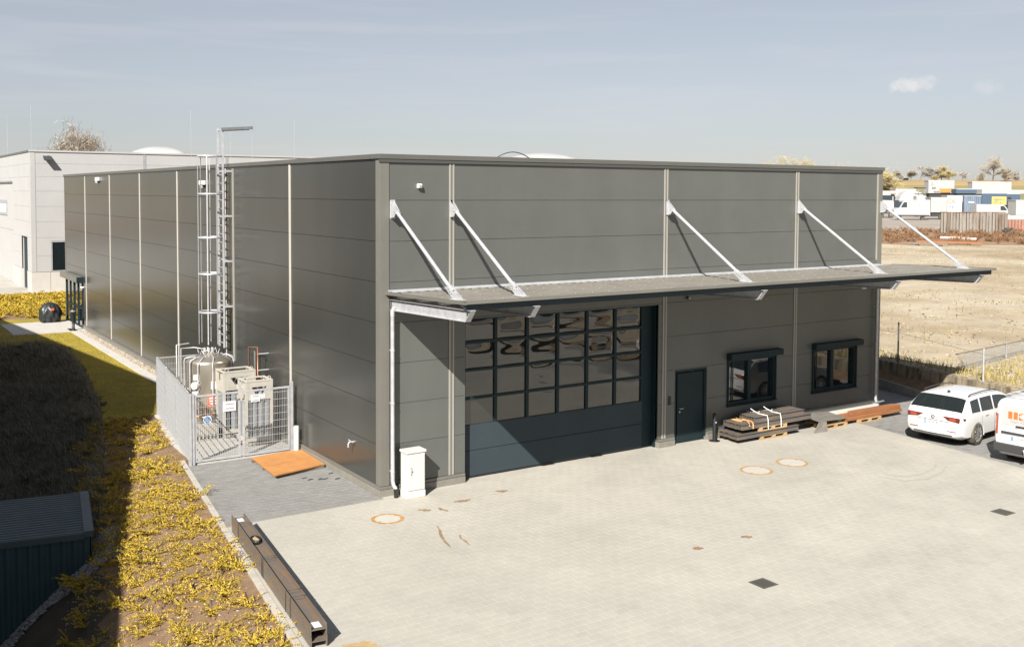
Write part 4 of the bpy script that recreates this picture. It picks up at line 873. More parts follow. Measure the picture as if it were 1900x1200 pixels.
for i, (x, y) in enumerate(GR):
    t = thing('drain_grate', ('square iron drain grate in the open yard at lower right', 'square iron drain grate near the right edge by the van')[i], 'drain', (x, y, 0), 0, 'yard drains')
    f_ = MB(); w_ = 0.2; f_.box(x-w_, x+w_, y-w_, y-w_+0.03, -0.003, 0.008); f_.box(x-w_, x+w_, y+w_-0.03, y+w_, -0.003, 0.008); f_.box(x-w_, x-w_+0.03, y-w_+0.03, y+w_-0.03, -0.003, 0.008); f_.box(x+w_-0.03, x+w_, y-w_+0.03, y+w_-0.03, -0.003, 0.008); f_.build('frame', 'grate', t)
    MB().box(x-w_+0.03, x+w_-0.03, y-w_+0.03, y+w_-0.03, -0.003, 0.0035).build('pit', 'black_plastic', t)
    for j in range(6): xx = x-w_+0.05+j*0.056; MB().box(xx, xx+0.028, y-w_+0.03, y+w_-0.03, 0.0036, 0.0075).build('bar', 'grate', t)
def blob(name, label, pts, w, m, cat='stain', z=0.0028):
    """a thin smear of dirt following a path"""
    b = MB(); V = []; rr = random.Random(len(pts)*7+int(abs(pts[0][0]*100)))
    P_ = []
    for a, c in zip(pts[:-1], pts[1:]):
        for k_ in range(6): P_.append((a[0]+(c[0]-a[0])*k_/6, a[1]+(c[1]-a[1])*k_/6))
    P_.append(pts[-1]); n_ = len(P_)
    for i, p in enumerate(P_):
        q = P_[min(i+1, n_-1)]; q0 = P_[max(i-1, 0)]; dx, dy = q[0]-q0[0], q[1]-q0[1]; L = math.hypot(dx, dy) or 1
        ww = 1.8*w*(math.sin(math.pi*(i+0.3)/(n_+0.6))**0.6)*rr.uniform(0.45, 1.15); o_ = rr.uniform(-0.3, 0.3)*w
        V += [(p[0]-dy/L*(ww+o_), p[1]+dx/L*(ww+o_), z), (p[0]+dy/L*(ww-o_), p[1]-dx/L*(ww-o_), z)]
    b.add(V, [(2*i, 2*i+1, 2*i+3, 2*i+2) for i in range(n_-1)]); return tag(b.build(name, m), label, cat, 'dirt marks on the yard')
blob('dirt_streak', 'long curved brown tyre smear right of the ringed manhole', [(0.12, -2.62), (0.0, -2.95), (-0.16, -3.3), (-0.28, -3.7), (-0.33, -4.02)], 0.022, 'stain')
blob('dirt_streak', 'short curved brown smear beside the longer tyre smear', [(0.24, -3.42), (0.14, -3.62), (0.12, -3.85), (0.07, -4.1)], 0.016, 'stain')
blob('dirt_patch', 'oval brown dirt patch in front of the gate edge', [(1.30, -1.32), (1.55, -1.38), (1.75, -1.36)], 0.055, 'stain')
blob('dirt_patch', 'brown dirt patch below the utility cabinet', [(0.28, -1.38), (0.42, -1.52), (0.52, -1.60)], 0.05, 'stain')
blob('dirt_patch', 'slanting brown dirt mark between the cabinet and oval patch', [(0.78, -1.50), (0.76, -1.66), (0.84, -1.86)], 0.03, 'stain')
blob('dirt_patch', 'brown dirt patch on the yard near the gate threshold', [(2.62, -1.10), (2.80, -1.22), (2.92, -1.20)], 0.05, 'stain')
blob('dirt_patch', 'small brown patch in mid yard, left of its twin', [(3.90, -6.82), (4.0, -6.86), (4.12, -6.92)], 0.055, 'stain')
blob('dirt_patch', 'small brown patch in mid yard, right of its twin', [(5.28, -6.86), (5.40, -6.90), (5.52, -6.98)], 0.06, 'stain')
mat('tyre_dust', (0.315, 0.299, 0.262), 0.9, var=0.08, vscale=6)
def gpt(px, py): d_ = FWD+RGT*(px-CX)/FPX-UPV*(py-CY)/FPX; t_ = -CAM[2]/d_[2]; return (CAM[0]+t_*d_[0], CAM[1]+t_*d_[1])
for lb, pp, w_ in (('faint outer curve of a tyre mark near the parked cars', ((1757, 862), (1748, 876), (1720, 888), (1680, 892), (1630, 884)), 0.035), ('faint inner curve of a tyre mark near the parked cars', ((1738, 858), (1733, 868), (1712, 879), (1680, 884), (1640, 879)), 0.03)):
    blob('tyre_mark', lb, [gpt(*q_) for q_ in pp], w_, 'tyre_dust', z=0.0022)
for q in ((-1.03, 2.51), (-0.72, 2.2), (-0.60, 2.15), (-0.28, 2.55), (-0.32, 2.0), (-0.95, 2.3)):
    tag(blob('paving_mark', 'small dark scuff on grey paving in front of the rusty plates', [q, (q[0]+0.10, q[1]+0.05), (q[0]+0.17, q[1]+0.06)], 0.03, 'dark_trim'), 'small dark scuff on grey paving in front of the rusty plates', 'mark', 'dark scuffs on the grey paving')
# ================================================================== RIGHT OF THE DOOR
t = thing('bollard_ashtray', 'black standing ashtray column between entrance door and beam stack', 'ashtray', (11.0, -0.27, 0))
MB().lathe([(0.17, 0), (0.17, 0.012), (0.06, 0.02)], (11.0, -0.27, 0), 24).build('foot', 'black_plastic', t); MB().lathe([(0.058, 0.015), (0.058, 0.80), (0.045, 0.84), (0.001, 0.845)], (11.0, -0.27, 0), 18).build('column', 'black_plastic', t); MB().box(10.97, 11.03, -0.335, -0.325, 0.55, 0.59).build('plate', 'galv', t)
def ibeam(b, x0, x1, yc, z0, h, w):
    b.box(x0, x1, yc-w/2, yc+w/2, z0, z0+0.008); b.box(x0, x1, yc-w/2, yc+w/2, z0+h-0.008, z0+h); b.box(x0, x1, yc-0.003, yc+0.003, z0+0.008, z0+h-0.008)
def pallet(name, label, x0, y0, z0, L, w_, group='wooden pallets by the wall'):
    t = thing(name, label, 'pallet', (x0+L/2, y0+w_/2, z0), 0, group)
    for x in (x0, x0+L/2-0.06, x0+L-0.13):
        for y in (y0, y0+w_/2-0.05, y0+w_-0.1): MB().box(x, x+0.13, y, y+0.1, z0+0.022, z0+0.10).build('block', 'wood', t)
    for y in (y0, y0+w_/2-0.05, y0+w_-0.1): MB().box(x0, x0+L, y, y+0.1, z0, z0+0.021).build('bottom_board', 'wood', t)
    for i in range(5): MB().box(x0, x0+L, y0+i*(w_-0.1)/4, y0+i*(w_-0.1)/4+0.1, z0+0.101, z0+0.122).build('deck_board', 'wood', t)
    return t
pallet('wooden_pallet', 'bottom wooden pallet under the lower beam bundle', 12.25, -0.98, 0.0, 1.15, 0.85)
pallet('wooden_pallet', 'wooden pallet between lower and upper beam bundles', 12.2, -0.97, 0.27, 1.2, 0.85)
t = thing('beam_bundle', 'lower bundle of rusty I-beams with bolt holes, near the ashtray', 'steel beams', (12.8, -0.5, 0.125))
for i in range(8):
    b = MB(); ibeam(b, 11.28+random.uniform(-0.03, 0.03), 13.95, -0.94+i*0.105, 0.124, 0.14, 0.095); b.build('beam', 'mill_steel_x', t)
t = thing('beam_bundle', 'upper bundle of long I-beams resting on the raised pallet', 'steel beams', (12.9, -0.5, 0.395))
for i in range(8):
    b = MB(); ibeam(b, 11.45+random.uniform(-0.03, 0.03), 14.55, -0.92+i*0.105, 0.394, 0.16, 0.095); b.build('beam', 'mill_steel_x', t)
t = thing('beam_bundle', 'short topmost bundle of I-beams tied with white straps', 'steel beams', (13.0, -0.5, 0.555))
for i in range(7):
    b = MB(); ibeam(b, 12.05+random.uniform(-0.03, 0.03), 14.25, -0.88+i*0.105, 0.556, 0.15, 0.095); b.build('beam', 'mill_steel_x', t)
for x in (12.55, 13.12):
    b = MB(); b.tube([(x, -0.99, 0.30), (x, -0.975, 0.57), (x, -0.94, 0.712), (x-0.03, -0.5, 0.716), (x-0.06, -0.15, 0.712)], 0.012, 6); b.tube([(x-0.02, -0.6, 0.72), (x-0.14, -0.5, 0.80), (x-0.2, -0.44, 0.86)], 0.012, 6); b.tube([(x-0.02, -0.6, 0.72), (x+0.1, -0.52, 0.76)], 0.01, 6); b.build('strap', 'strap_white', t)
t = thing('lifting_sling', 'orange lifting sling draped over the end of the beam bundle', 'sling', (11.9, -0.7, 0.56))
b = MB(); b.tube([(12.02, -0.15, 0.57), (11.85, -0.4, 0.575), (11.65, -0.3, 0.575), (11.75, -0.65, 0.575), (11.95, -0.5, 0.59), (12.0, -0.8, 0.575), (11.92, -0.94, 0.57), (11.9, -0.985, 0.50), (11.9, -0.985, 0.40)], 0.02, 6); b.tube([(11.7, -0.35, 0.59), (11.9, -0.7, 0.60), (11.8, -0.9, 0.58), (11.75, -0.985, 0.48)], 0.018, 6); b.build('webbing', 'strap_orange', t)
t = thing('steel_sheet', 'grey sheet steel piece leaning over a pallet by the wall', 'steel sheet', (15.3, -0.8, 0.25))
b = MB(); b.hexa([(14.65, -1.16, 0.30), (16.05, -1.10, 0.24), (16.0, -0.35, 0.33), (14.7, -0.2, 0.38), (14.65, -1.16, 0.315), (16.05, -1.10, 0.255), (16.0, -0.35, 0.345), (14.7, -0.2, 0.395)]); b.build('sheet', 'tarp', t)
b = MB(); b.hexa([(14.35, -1.25, 0.0), (14.9, -1.30, 0.0), (14.9, -1.27, 0.0), (14.35, -1.2, 0.0), (14.66, -1.17, 0.30), (15.0, -1.17, 0.285), (15.0, -1.15, 0.285), (14.66, -1.15, 0.30)]); b.build('folded_edge', 'tarp', t)
pallet('wooden_pallet', 'wooden pallet under the grey sheet steel', 15.0, -1.1, 0.0, 1.1, 0.8)
pallet('wooden_pallet', 'wooden pallet under the orange rusty tubes', 16.65, -1.12, 0.0, 1.15, 0.5)
t = thing('rusty_tube_bundle', 'bundle of orange rusty square tubes on a pallet by the downpipe', 'steel tubes', (17.5, -0.85, 0.123))
for i, (y, z) in enumerate(((-1.0, 0.125), (-0.86, 0.125), (-0.72, 0.125), (-0.95, 0.245), (-0.81, 0.245))):
    xa, xb = 16.05+0.12*i, 18.95-0.1*(i % 3)
    MB().box(xa, xb, y-0.065, y+0.065, z, z+0.115).build('tube', 'rust_bar', t, bevel=0.008)
t = thing('white_tube_bundle', 'pale square tubes lying behind the orange rusty tubes', 'steel tubes', (16.9, -0.45, 0.1))
for i, (y, z) in enumerate(((-0.48, 0.1), (-0.36, 0.1), (-0.42, 0.215))): MB().box(15.9, 18.5, y-0.055, y+0.055, z, z+0.11).build('tube', 'white_grp' if i == 2 else 'rust_bar', t, bevel=0.006)
for x in (16.2, 18.1): MB().box(x, x+0.1, -0.60, -0.25, 0.0, 0.099).build('batten', 'wood', t)
t = thing('wall_bracket_bar', 'steel bar bracket at the foot of the right downpipe', 'bracket', (18.7, -0.25, 0.2))
MB().bar((18.45, -0.30, 0.33), (19.12, -0.22, 0.33), 0.05, 0.03).build('bar', 'galv_dull', t); MB().bar((18.7, -0.27, 0.315), (18.7, -0.27, 0.0), 0.04, 0.04).build('foot', 'galv_dull', t)
# ================================================================== VEHICLES
def loft(stations, nhalf):
    """closed body from half cross-sections; returns verts, quad grid index function"""
    V = []; n = nhalf*2
    for x, ring in stations:
        full = [(x, -y, z) for y, z in ring]+[(x, y, z) for y, z in ring[::-1]]
        V += full
    return V, n
def car_body(stations, nh, glass_sel, t, mbody, mglass, arches):
    V, n = loft(stations, nh); ns = len(stations); body = MB(); gl_ = {}
    FB_ = []
    for i in range(ns-1):
        for k_ in range(n):
            k2 = (k_+1) % n; q = (i*n+k_, (i+1)*n+k_, (i+1)*n+k2, i*n+k2)
            kk = k_ if k_ < nh else n-2-k_
            g = glass_sel(i, kk, k_ >= nh)
            (gl_.setdefault((g, k_ >= nh and g != 'wind' and g != 'rear'), []) if g else FB_).append(q)
    body.add(V, FB_, True); body.add(V[:n], [tuple(range(n))[::-1]]); body.add(V[-n:], [tuple(range(n))])
    o = body.build('body', mbody, t, local=True)
    import bmesh
    bm = bmesh.new(); bm.from_mesh(o.data); bmesh.ops.remove_doubles(bm, verts=bm.verts, dist=0.0005); bmesh.ops.recalc_face_normals(bm, faces=bm.faces)
    bm.to_mesh(o.data); bm.free()
    return o, V, n, gl_
def glass_part(V, quads, name, t, m='car_glass'):
    b = MB(); used = sorted({i for q in quads for i in q}); mp_ = {u: j for j, u in enumerate(used)}
    b.add([V[u] for u in used], [tuple(mp_[i] for i in q) for q in quads], True)
    return b.build(name, m, t, local=True)
def wheel(t, x, y, r, w, side):
    tyre = MB(); prof = [(r*0.66, -w/2), (r*0.93, -w/2), (r, -w*0.36), (r, w*0.36), (r*0.93, w/2), (r*0.66, w/2)]
    V = []; n = 28
    for rr, a in prof:
        for k_ in range(n):
            th = 2*math.pi*k_/n; V.append((x+rr*math.cos(th), y+a, r+rr*math.sin(th)))
    F = [(i*n+k_, (i+1)*n+k_, (i+1)*n+(k_+1) % n, i*n+(k_+1) % n) for i in range(len(prof)-1) for k_ in range(n)]
    tyre.add(V, F, True); o = tyre.build('wheel', 'rubber', t, local=True)
    rb = MB(); yo = y+side*w*0.42; rb.tube([(x, yo-side*0.05, r), (x, yo-side*0.045, r)], r*0.67, 28); 
    d_ = rb.build('brake_disc', 'dark_trim', o, local=True)
    rm = MB(); rm.tube([(x, yo-side*0.02, r), (x, yo+side*0.012, r)], r*0.14, 14)
    for k_ in range(10):
        th = 2*math.pi*k_/10+0.1; rm.bar((x+r*0.10*math.cos(th), yo, r+r*0.10*math.sin(th)), (x+r*0.64*math.cos(th), yo+side*0.008, r+r*0.64*math.sin(th)), r*0.13, 0.02, up=(0, 1, 0))
    ring = [(x+r*0.64*math.cos(2*math.pi*k_/28), yo, r+r*0.64*math.sin(2*math.pi*k_/28)) for k_ in range(29)]
    rm.tube(ring, 0.018, 6, caps=False); rm.build('rim', 'rim', o, local=True)
def arch_cut(body, cuts):
    for (x, z, r, y0, y1) in cuts:
        b = MB(); b.tube([(x, y0, z), (x, y1, z)], r, 28, smooth=False); c = b.build('cutter', 'dark_trim')
        c.parent = body.parent; md = body.modifiers.new('a', 'BOOLEAN'); md.object = c; md.operation = 'DIFFERENCE'; md.solver = 'EXACT'
        bpy.context.view_layer.update(); me = bpy.data.meshes.new_from_object(body.evaluated_get(bpy.context.evaluated_depsgraph_get()))
        body.modifiers.clear(); body.data = me; bpy.data.objects.remove(c)
def shade_auto(o, ang=0.6):
    import bmesh
    bm = bmesh.new(); bm.from_mesh(o.data)
    for f in bm.faces: f.smooth = True
    for e in bm.edges:
        e.smooth = not (len(e.link_faces) == 2 and e.calc_face_angle(0) > ang)
    bm.to_mesh(o.data); bm.free()
# --- white estate car. local x forward from the rear bumper
car = thing('estate_car', 'white estate car parked beside the right retaining wall', 'car', (16.22, -4.08, 0), math.radians(6))
xsT = [(0.0, 0.93), (0.02, 0.95), (0.10, 1.00), (0.30, 1.19), (0.48, 1.36), (0.58, 1.43), (0.9, 1.462), (1.3, 1.48), (1.9, 1.48), (2.4, 1.455), (2.75, 1.40), (3.05, 1.27), (3.35, 1.10), (3.55, 0.99), (3.9, 0.94), (4.25, 0.86), (4.48, 0.76), (4.6, 0.62), (4.63, 0.50)]
def lerp(tab, x): return float(np.interp(x, [a for a, _ in tab], [b_ for _, b_ in tab]))
CS = [0.0, 0.03, 0.08, 0.16, 0.28, 0.42, 0.56, 0.66, 0.80, 1.0, 1.18, 1.26, 1.42, 1.7, 1.98, 2.06, 2.3, 2.55, 2.8, 3.0, 3.15, 3.3, 3.42, 3.56, 3.8, 4.1, 4.35, 4.5, 4.6, 4.63]
hwt = [(0, 0.78), (0.03, 0.83), (0.08, 0.86), (0.2, 0.885), (0.6, 0.895), (3.8, 0.895), (4.2, 0.86), (4.45, 0.76), (4.6, 0.60), (4.63, 0.5)]
bott = [(0, 0.34), (0.1, 0.28), (0.4, 0.20), (4.2, 0.20), (4.63, 0.28)]
belt = [(0, 0.95), (0.6, 0.99), (2.0, 0.955), (3.5, 0.93), (4.0, 0.85), (4.63, 0.55)]
def car_ring(x):
    T = lerp(xsT, x); hw = lerp(hwt, x); b0 = lerp(bott, x); Bz = lerp(belt, x)
    if T-Bz > 0.10:
        f = min(1, (T-Bz)/0.5); hr = hw*(0.955-0.17*f)
        return [(0.0, b0), (hw*0.80, b0), (hw*0.965, b0+0.09), (hw, 0.58), (hw*0.992, Bz-0.10), (hw*0.965, Bz), (hr+0.055, T-0.105*f-0.01), (hr, T-0.045*f), (hr*0.82, T-0.012), (hr*0.42, T-0.002), (0.0, T)]
    zt = min(T, Bz+0.1)
    return [(0.0, b0), (hw*0.80, b0), (hw*0.965, b0+0.09), (hw, min(0.58, T-0.05)), (hw*0.99, min(Bz-0.10, T-0.09)), (hw*0.975, min(Bz, T-0.05)), (hw*0.955, T-0.03), (hw*0.92, T-0.015), (hw*0.78, T-0.004), (hw*0.40, T), (0.0, T)]
ST = [(x, car_ring(x)) for x in CS]; NH = 11
def car_glass(i, k_, right):
    x0, x1 = CS[i], CS[i+1]
    if k_ == 5:
        if 0.6 < x0 and x1 < 1.19: return 'quarter'
        if 1.25 < x0+0.001 and x1 < 1.99: return 'rear_side'
        if 2.05 < x0+0.001 and x1 < 3.01: return 'front_side'
    if k_ in (7, 8, 9) and 0.15 < x0+0.001 and x1 < 0.57: return 'rear'
    if k_ in (7, 8, 9) and 2.79 < x0+0.001 and x1 < 3.57: return 'wind'
    return None
cb_, CV, cn, cg = car_body(ST, NH, car_glass, car, 'carwhite', 'car_glass', None)
nm = {'quarter': 'side_window', 'rear_side': 'side_window', 'front_side': 'side_window', 'rear': 'rear_window', 'wind': 'windscreen'}
for (g, r_), qs in cg.items(): glass_part(CV, qs, nm[g], car)
shade_auto(cb_, 0.7)
# dark interior so that the glass has something behind it, wheel wells
for s_ in (-1, 1):
    for x in (0.98, 3.65):
        wheel(car, x, s_*0.80, 0.325, 0.21, s_)
        ab = MB(); n_ = 18; V = []
        for k_ in range(n_+1):
            th = math.pi*(-0.06+1.12*k_/n_)
            for rr, yy in ((0.335, 0.886), (0.385, 0.897)): V.append((x+rr*math.cos(th), s_*yy, 0.325+rr*math.sin(th)))
        ab.add(V, [(2*k_, 2*k_+1, 2*k_+3, 2*k_+2) for k_ in range(n_)]); ab.build('wheel_arch', 'carwhite', car, local=True)
arch_cut(cb_, [(x, 0.325, 0.372, s_*0.66, s_*1.1) for x in (0.98, 3.65) for s_ in (-1, 1)])
shade_auto(cb_, 0.7)
b = MB(); b.box(0.35, 4.2, -0.66, 0.66, 0.18, 0.75); b.build('underbody', 'black_plastic', car, local=True)
for s_ in (-1, 1):
    b = MB(); b.prism([(s_*0.30, 0.905), (s_*0.46, 0.80), (s_*0.80, 0.765), (s_*0.77, 0.915)], lambda u, v, a: (a, u, v), -0.012, 0.03); o = b.build('tail_light', 'lamp_red', car, local=True)
    b = MB(); b.prism([(s_*0.50, 0.88), (s_*0.52, 0.82), (s_*0.70, 0.80), (s_*0.70, 0.88)], lambda u, v, a: (a, u, v), -0.016, -0.011); b.build('lamp_glow', 'lamp_orange', o, local=True)
    b = MB(); b.hexa([(-0.005, s_*0.765, 0.775), (0.22, s_*0.878, 0.84), (0.22, s_*0.90, 0.84), (-0.005, s_*0.80, 0.775), (-0.005, s_*0.765, 0.915), (0.22, s_*0.878, 0.885), (0.22, s_*0.90, 0.885), (-0.005, s_*0.80, 0.915)]); b.build('tail_light', 'lamp_red', car, local=True)
    b = MB(); b.box(-0.008, 0.0, s_*0.45, s_*0.72, 0.47, 0.495); b.build('reflector', 'lamp_red', car, local=True)
    b = MB(); b.tube([(0.75, s_*0.685, 1.455), (0.85, s_*0.695, 1.50), (1.6, s_*0.70, 1.525), (2.35, s_*0.69, 1.495), (2.5, s_*0.68, 1.45)], 0.017, 6); b.build('roof_rail', 'dark_trim', car, local=True)
    b = MB(); b.box(3.0, 3.16, s_*0.90, s_*1.02, 0.95, 1.08); b.build('door_mirror', 'carwhite', car, local=True, bevel=0.03)
    for x in (1.42, 2.5): b = MB(); b.box(x, x+0.19, s_*0.893, s_*0.91, 0.83, 0.855); b.build('door_handle', 'galv', car, local=True)
    for x in (1.22, 2.02, 3.05): b = MB(); b.box(x, x+0.006, s_*0.8955, s_*0.8985, 0.30, 0.86); b.build('door_gap', 'dark_trim', car, local=True)
    b = MB(); b.hexa([(0.02, s_*0.3, 0.36), (0.02, s_*0.58, 0.37), (0.06, s_*0.58, 0.37), (0.06, s_*0.3, 0.36), (-0.012, s_*0.3, 0.385), (-0.012, s_*0.58, 0.395), (0.06, s_*0.58, 0.395), (0.06, s_*0.3, 0.385)]); b.build('tailpipe_trim', 'galv', car, local=True)
b = MB(); b.box(-0.006, 0.05, -0.60, 0.60, 0.335, 0.37); b.build('diffuser', 'dark_trim', car, local=True)
pl = MB().box(-0.014, -0.004, -0.02, 0.50, 0.62, 0.735).build('number_plate', 'sign_white', car, local=True)
pl.location = (0, -0.24, 0.0)
MB().box(-0.016, -0.0142, 0.455, 0.50, 0.622, 0.733).build('plate_band', 'sign_blue', pl, local=True)
text('GP HK 801', 'plate_text', 'ink', pl, frame_m((-0.0155, 0.215, 0.678), (0, -1, 0), (0, 0, 1)), 0.10, extrude=0.001, sx=0.85)
b = MB(); b.bar((-0.004, -0.55, 0.752), (-0.004, 0.55, 0.752), 0.012, 0.012); b.build('tailgate_groove', 'dark_trim', car, local=True)
em = MB(); em.tube([(-0.010, 0.055*math.cos(2*math.pi*k_/24), 0.845+0.055*math.sin(2*math.pi*k_/24)) for k_ in range(25)], 0.007, 6, caps=False)
for pts in ([(0.03, 0.885), (0.0, 0.845), (-0.03, 0.885)], [(0.045, 0.86), (0.022, 0.80), (0.0, 0.838), (-0.022, 0.80), (-0.045, 0.86)]): em.tube([(-0.010, u, v) for u, v in pts], 0.006, 5)
em.build('emblem', 'dark_trim', car, local=True)
b = MB(); b.hexa([(0.86, -0.02, 1.455), (1.02, -0.02, 1.465), (1.02, 0.02, 1.465), (0.86, 0.02, 1.455), (0.86, -0.006, 1.53), (0.92, -0.006, 1.525), (0.92, 0.006, 1.525), (0.86, 0.006, 1.53)]); b.build('antenna_fin', 'black_plastic', car, local=True)
b = MB(); b.bar((0.155, 0.35, 1.06), (0.20, -0.12, 1.105), 0.014, 0.014); b.build('rear_wiper', 'black_plastic', car, local=True)
# --- white delivery van
van = thing('delivery_van', 'white delivery van with orange logo on rear window at right edge', 'van', (16.08, -7.05, 0), math.radians(5))
vT = [(0.0, 1.70), (0.06, 1.78), (0.2, 1.82), (1.2, 1.85), (2.6, 1.83), (2.95, 1.76), (3.45, 1.32), (3.7, 1.12), (4.1, 1.04), (4.4, 0.86), (4.5, 0.6)]
vh = [(0, 0.84), (0.05, 0.905), (0.15, 0.925), (3.6, 0.925), (4.2, 0.84), (4.5, 0.65)]
VS = [0.0, 0.05, 0.15, 0.4, 0.8, 1.2, 1.6, 1.95, 2.1, 2.5, 2.95, 3.2, 3.45, 3.7, 4.1, 4.4, 4.5]
def van_ring(x):
    T = lerp(vT, x); hw = lerp(vh, x); b0 = 0.30 if x < 0.1 else 0.22; Bz = 1.12
    if T > 1.35:
        hr = hw*(0.86 if x > 0.1 else 0.88)
        return [(0, b0), (hw*0.82, b0), (hw*0.97, b0+0.08), (hw, 0.65), (hw*0.995, Bz-0.08), (hw*0.975, Bz), (hr+0.05, T-0.16), (hr, T-0.06), (hr*0.8, T-0.015), (hr*0.4, T), (0, T)]
    return [(0, b0), (hw*0.82, b0), (hw*0.97, b0+0.08), (hw, min(0.65, T-0.08)), (hw*0.99, T-0.12), (hw*0.97, T-0.07), (hw*0.94, T-0.04), (hw*0.9, T-0.02), (hw*0.75, T-0.005), (hw*0.4, T), (0, T)]
def van_glass(i, k_, right):
    x0, x1 = VS[i], VS[i+1]
    if k_ == 5 and 2.09 < x0+0.001 and x1 < 3.21: return 'front_side'
    if k_ in (7, 8, 9) and 2.94 < x0+0.001 and x1 < 3.71: return 'wind'
    return None
vb, VV_, vn, vg = car_body([(x, van_ring(x)) for x in VS], 11, van_glass, van, 'carwhite', 'car_glass', None)
for (g, r_), qs in vg.items(): glass_part(VV_, qs, nm[g], van)
shade_auto(vb, 0.7); arch_cut(vb, [(x, 0.32, 0.375, s_*0.68, s_*1.1) for x in (0.85, 3.6) for s_ in (-1, 1)]); shade_auto(vb, 0.7)
b = MB(); b.box(0.35, 4.2, -0.68, 0.68, 0.2, 0.8); b.build('underbody', 'black_plastic', van, local=True)
for s_ in (-1, 1):
    for x in (0.85, 3.6): wheel(van, x, s_*0.82, 0.32, 0.2, s_)
    b = MB(); b.hexa([(-0.012, s_*0.80, 0.80), (0.10, s_*0.915, 0.80), (0.10, s_*0.935, 0.80), (-0.012, s_*0.86, 0.80), (0.0, s_*0.79, 1.36), (0.10, s_*0.90, 1.36), (0.10, s_*0.915, 1.36), (0.0, s_*0.84, 1.36)]); b.build('tail_light', 'lamp_orange', van, local=True)
    b = MB(); b.box(-0.012, 0.06, s_*0.70, s_*0.84, 0.47, 0.53); b.build('reflector', 'lamp_red', van, local=True)
b = MB(); b.box(-0.05, 0.25, -0.91, 0.91, 0.32, 0.56); b.build('rear_bumper', 'dark_trim', van, local=True, bevel=0.03)
b = MB(); b.tube([(0.02, 0.0, 0.36), (-0.14, 0.0, 0.36), (-0.16, 0.0, 0.46)], 0.022, 8); b.lathe([(0.03, 0), (0.03, 0.04), (0.001, 0.05)], (-0.16, 0, 0.46), 10); b.build('tow_bar', 'galv', van, local=True)
rw = MB(); rw.prism([(0.66, 1.10), (0.69, 1.20), (0.66, 1.58), (0.60, 1.62), (-0.60, 1.62), (-0.66, 1.58), (-0.69, 1.20), (-0.66, 1.10)], lambda u, v, a: (a, u, v), -0.012, 0.0); rw = rw.build('rear_window', 'hall_white', van, local=True)
b = MB(); b.box(-0.03, -0.002, -0.62, 0.70, 0.84, 0.90); b.build('grip_bar', 'dark_trim', van, local=True)
b = MB(); b.bar((-0.03, 0.30, 1.08), (-0.03, -0.35, 1.10), 0.03, 0.03); b.build('rear_wiper', 'black_plastic', van, local=True)
for q in ([(0.52, 1.27), (0.41, 1.27), (0.41, 1.47), (0.52, 1.47)], [(0.37, 1.27), (0.26, 1.27), (0.26, 1.47), (0.37, 1.47)], [(0.23, 1.44), (0.09, 1.47), (0.23, 1.38)], [(0.23, 1.36), (0.09, 1.27), (0.23, 1.27)]):
    b = MB(); b.prism(q, lambda u, v, a: (a, u, v), -0.0155, -0.0125); b.build('logo', 'logo_orange', rw, local=True)
text('Hans Kleint', 'logo_text', 'ink_grey', rw, frame_m((-0.0135, 0.18, 1.20), (0, -1, 0), (0, 0, 1)), 0.12, extrude=0.001)
pv = MB().box(-0.016, -0.002, -0.10, 0.42, 0.68, 0.79).build('number_plate', 'sign_white', van, local=True)
MB().box(-0.019, -0.0165, 0.37, 0.42, 0.682, 0.788).build('plate_band', 'sign_blue', pv, local=True)
text('GP HK 35', 'plate_text', 'ink', pv, frame_m((-0.0175, 0.13, 0.735), (0, -1, 0), (0, 0, 1)), 0.10, extrude=0.001, sx=0.85)
text('12 km', 'lettering', 'ink', van, frame_m((-0.004, -0.02, 0.62), (0, -1, 0), (0, 0, 1)), 0.07, extrude=0.002)
b = MB()
for y in (-0.62, 0.62): b.tube([(0.1, y, 1.92), (2.6, y, 1.92)], 0.02, 8)
for x in (0.12, 0.6, 1.1, 1.6, 2.1, 2.58): b.tube([(x, -0.62, 1.92), (x, 0.62, 1.92)], 0.016, 6)
for x in (0.2, 2.4):
    for y in (-0.62, 0.62): b.tube([(x, y, 1.92), (x, y*1.1, 1.80)], 0.015, 6)
b.build('roof_rack', 'galv', van, local=True)
# ================================================================== RIGHT BOUNDARY
UD = Vector((0.2, 1, 0)).normalized(); UN = Vector((UD.y, -UD.x, 0))      # along the wall, and to the right of it
def wl(y, off, z): p = Vector((wall_x(y), y, 0))+UN*off; return (p.x, p.y, z)
ls = thing('l_stone_wall', 'low row of grey concrete L-stones below the retaining wall', 'wall', wl(2, -0.55, 0))
y = -3.2; i = 0
while y < 9:
    h = 0.30+0.09*min(max(0, y-0.2), 4)*0.6
    b = MB(); b.hexa([wl(y, -0.62, 0), wl(y, -0.52, 0), wl(y+0.385, -0.52, 0), wl(y+0.385, -0.62, 0), wl(y, -0.62, h), wl(y, -0.52, h), wl(y+0.385, -0.52, h), wl(y+0.385, -0.62, h)]); b.build('l_stone', 'lstone', ls, bevel=0.008); y += 0.395
b = MB(); ysw = np.arange(-16, 10.1, 0.5); V = []
for y in ysw: V += [wl(y, -0.53, 0.27), wl(y, -0.2, 0.42+0.05*math.sin(y*2)), wl(y, 0.03, 0.55+0.06*math.sin(y*3))]
b.add(V, [(3*i+k_, 3*i+k_+1, 3*i+k_+4, 3*i+k_+3) for i in range(len(ysw)-1) for k_ in (0, 1)], True); struct(b.build('verge', 'dirt'))
rwl = thing('retaining_wall', 'old weathered concrete retaining wall along the right boundary', 'wall', wl(0, 0.1, 0))
y = -16.0
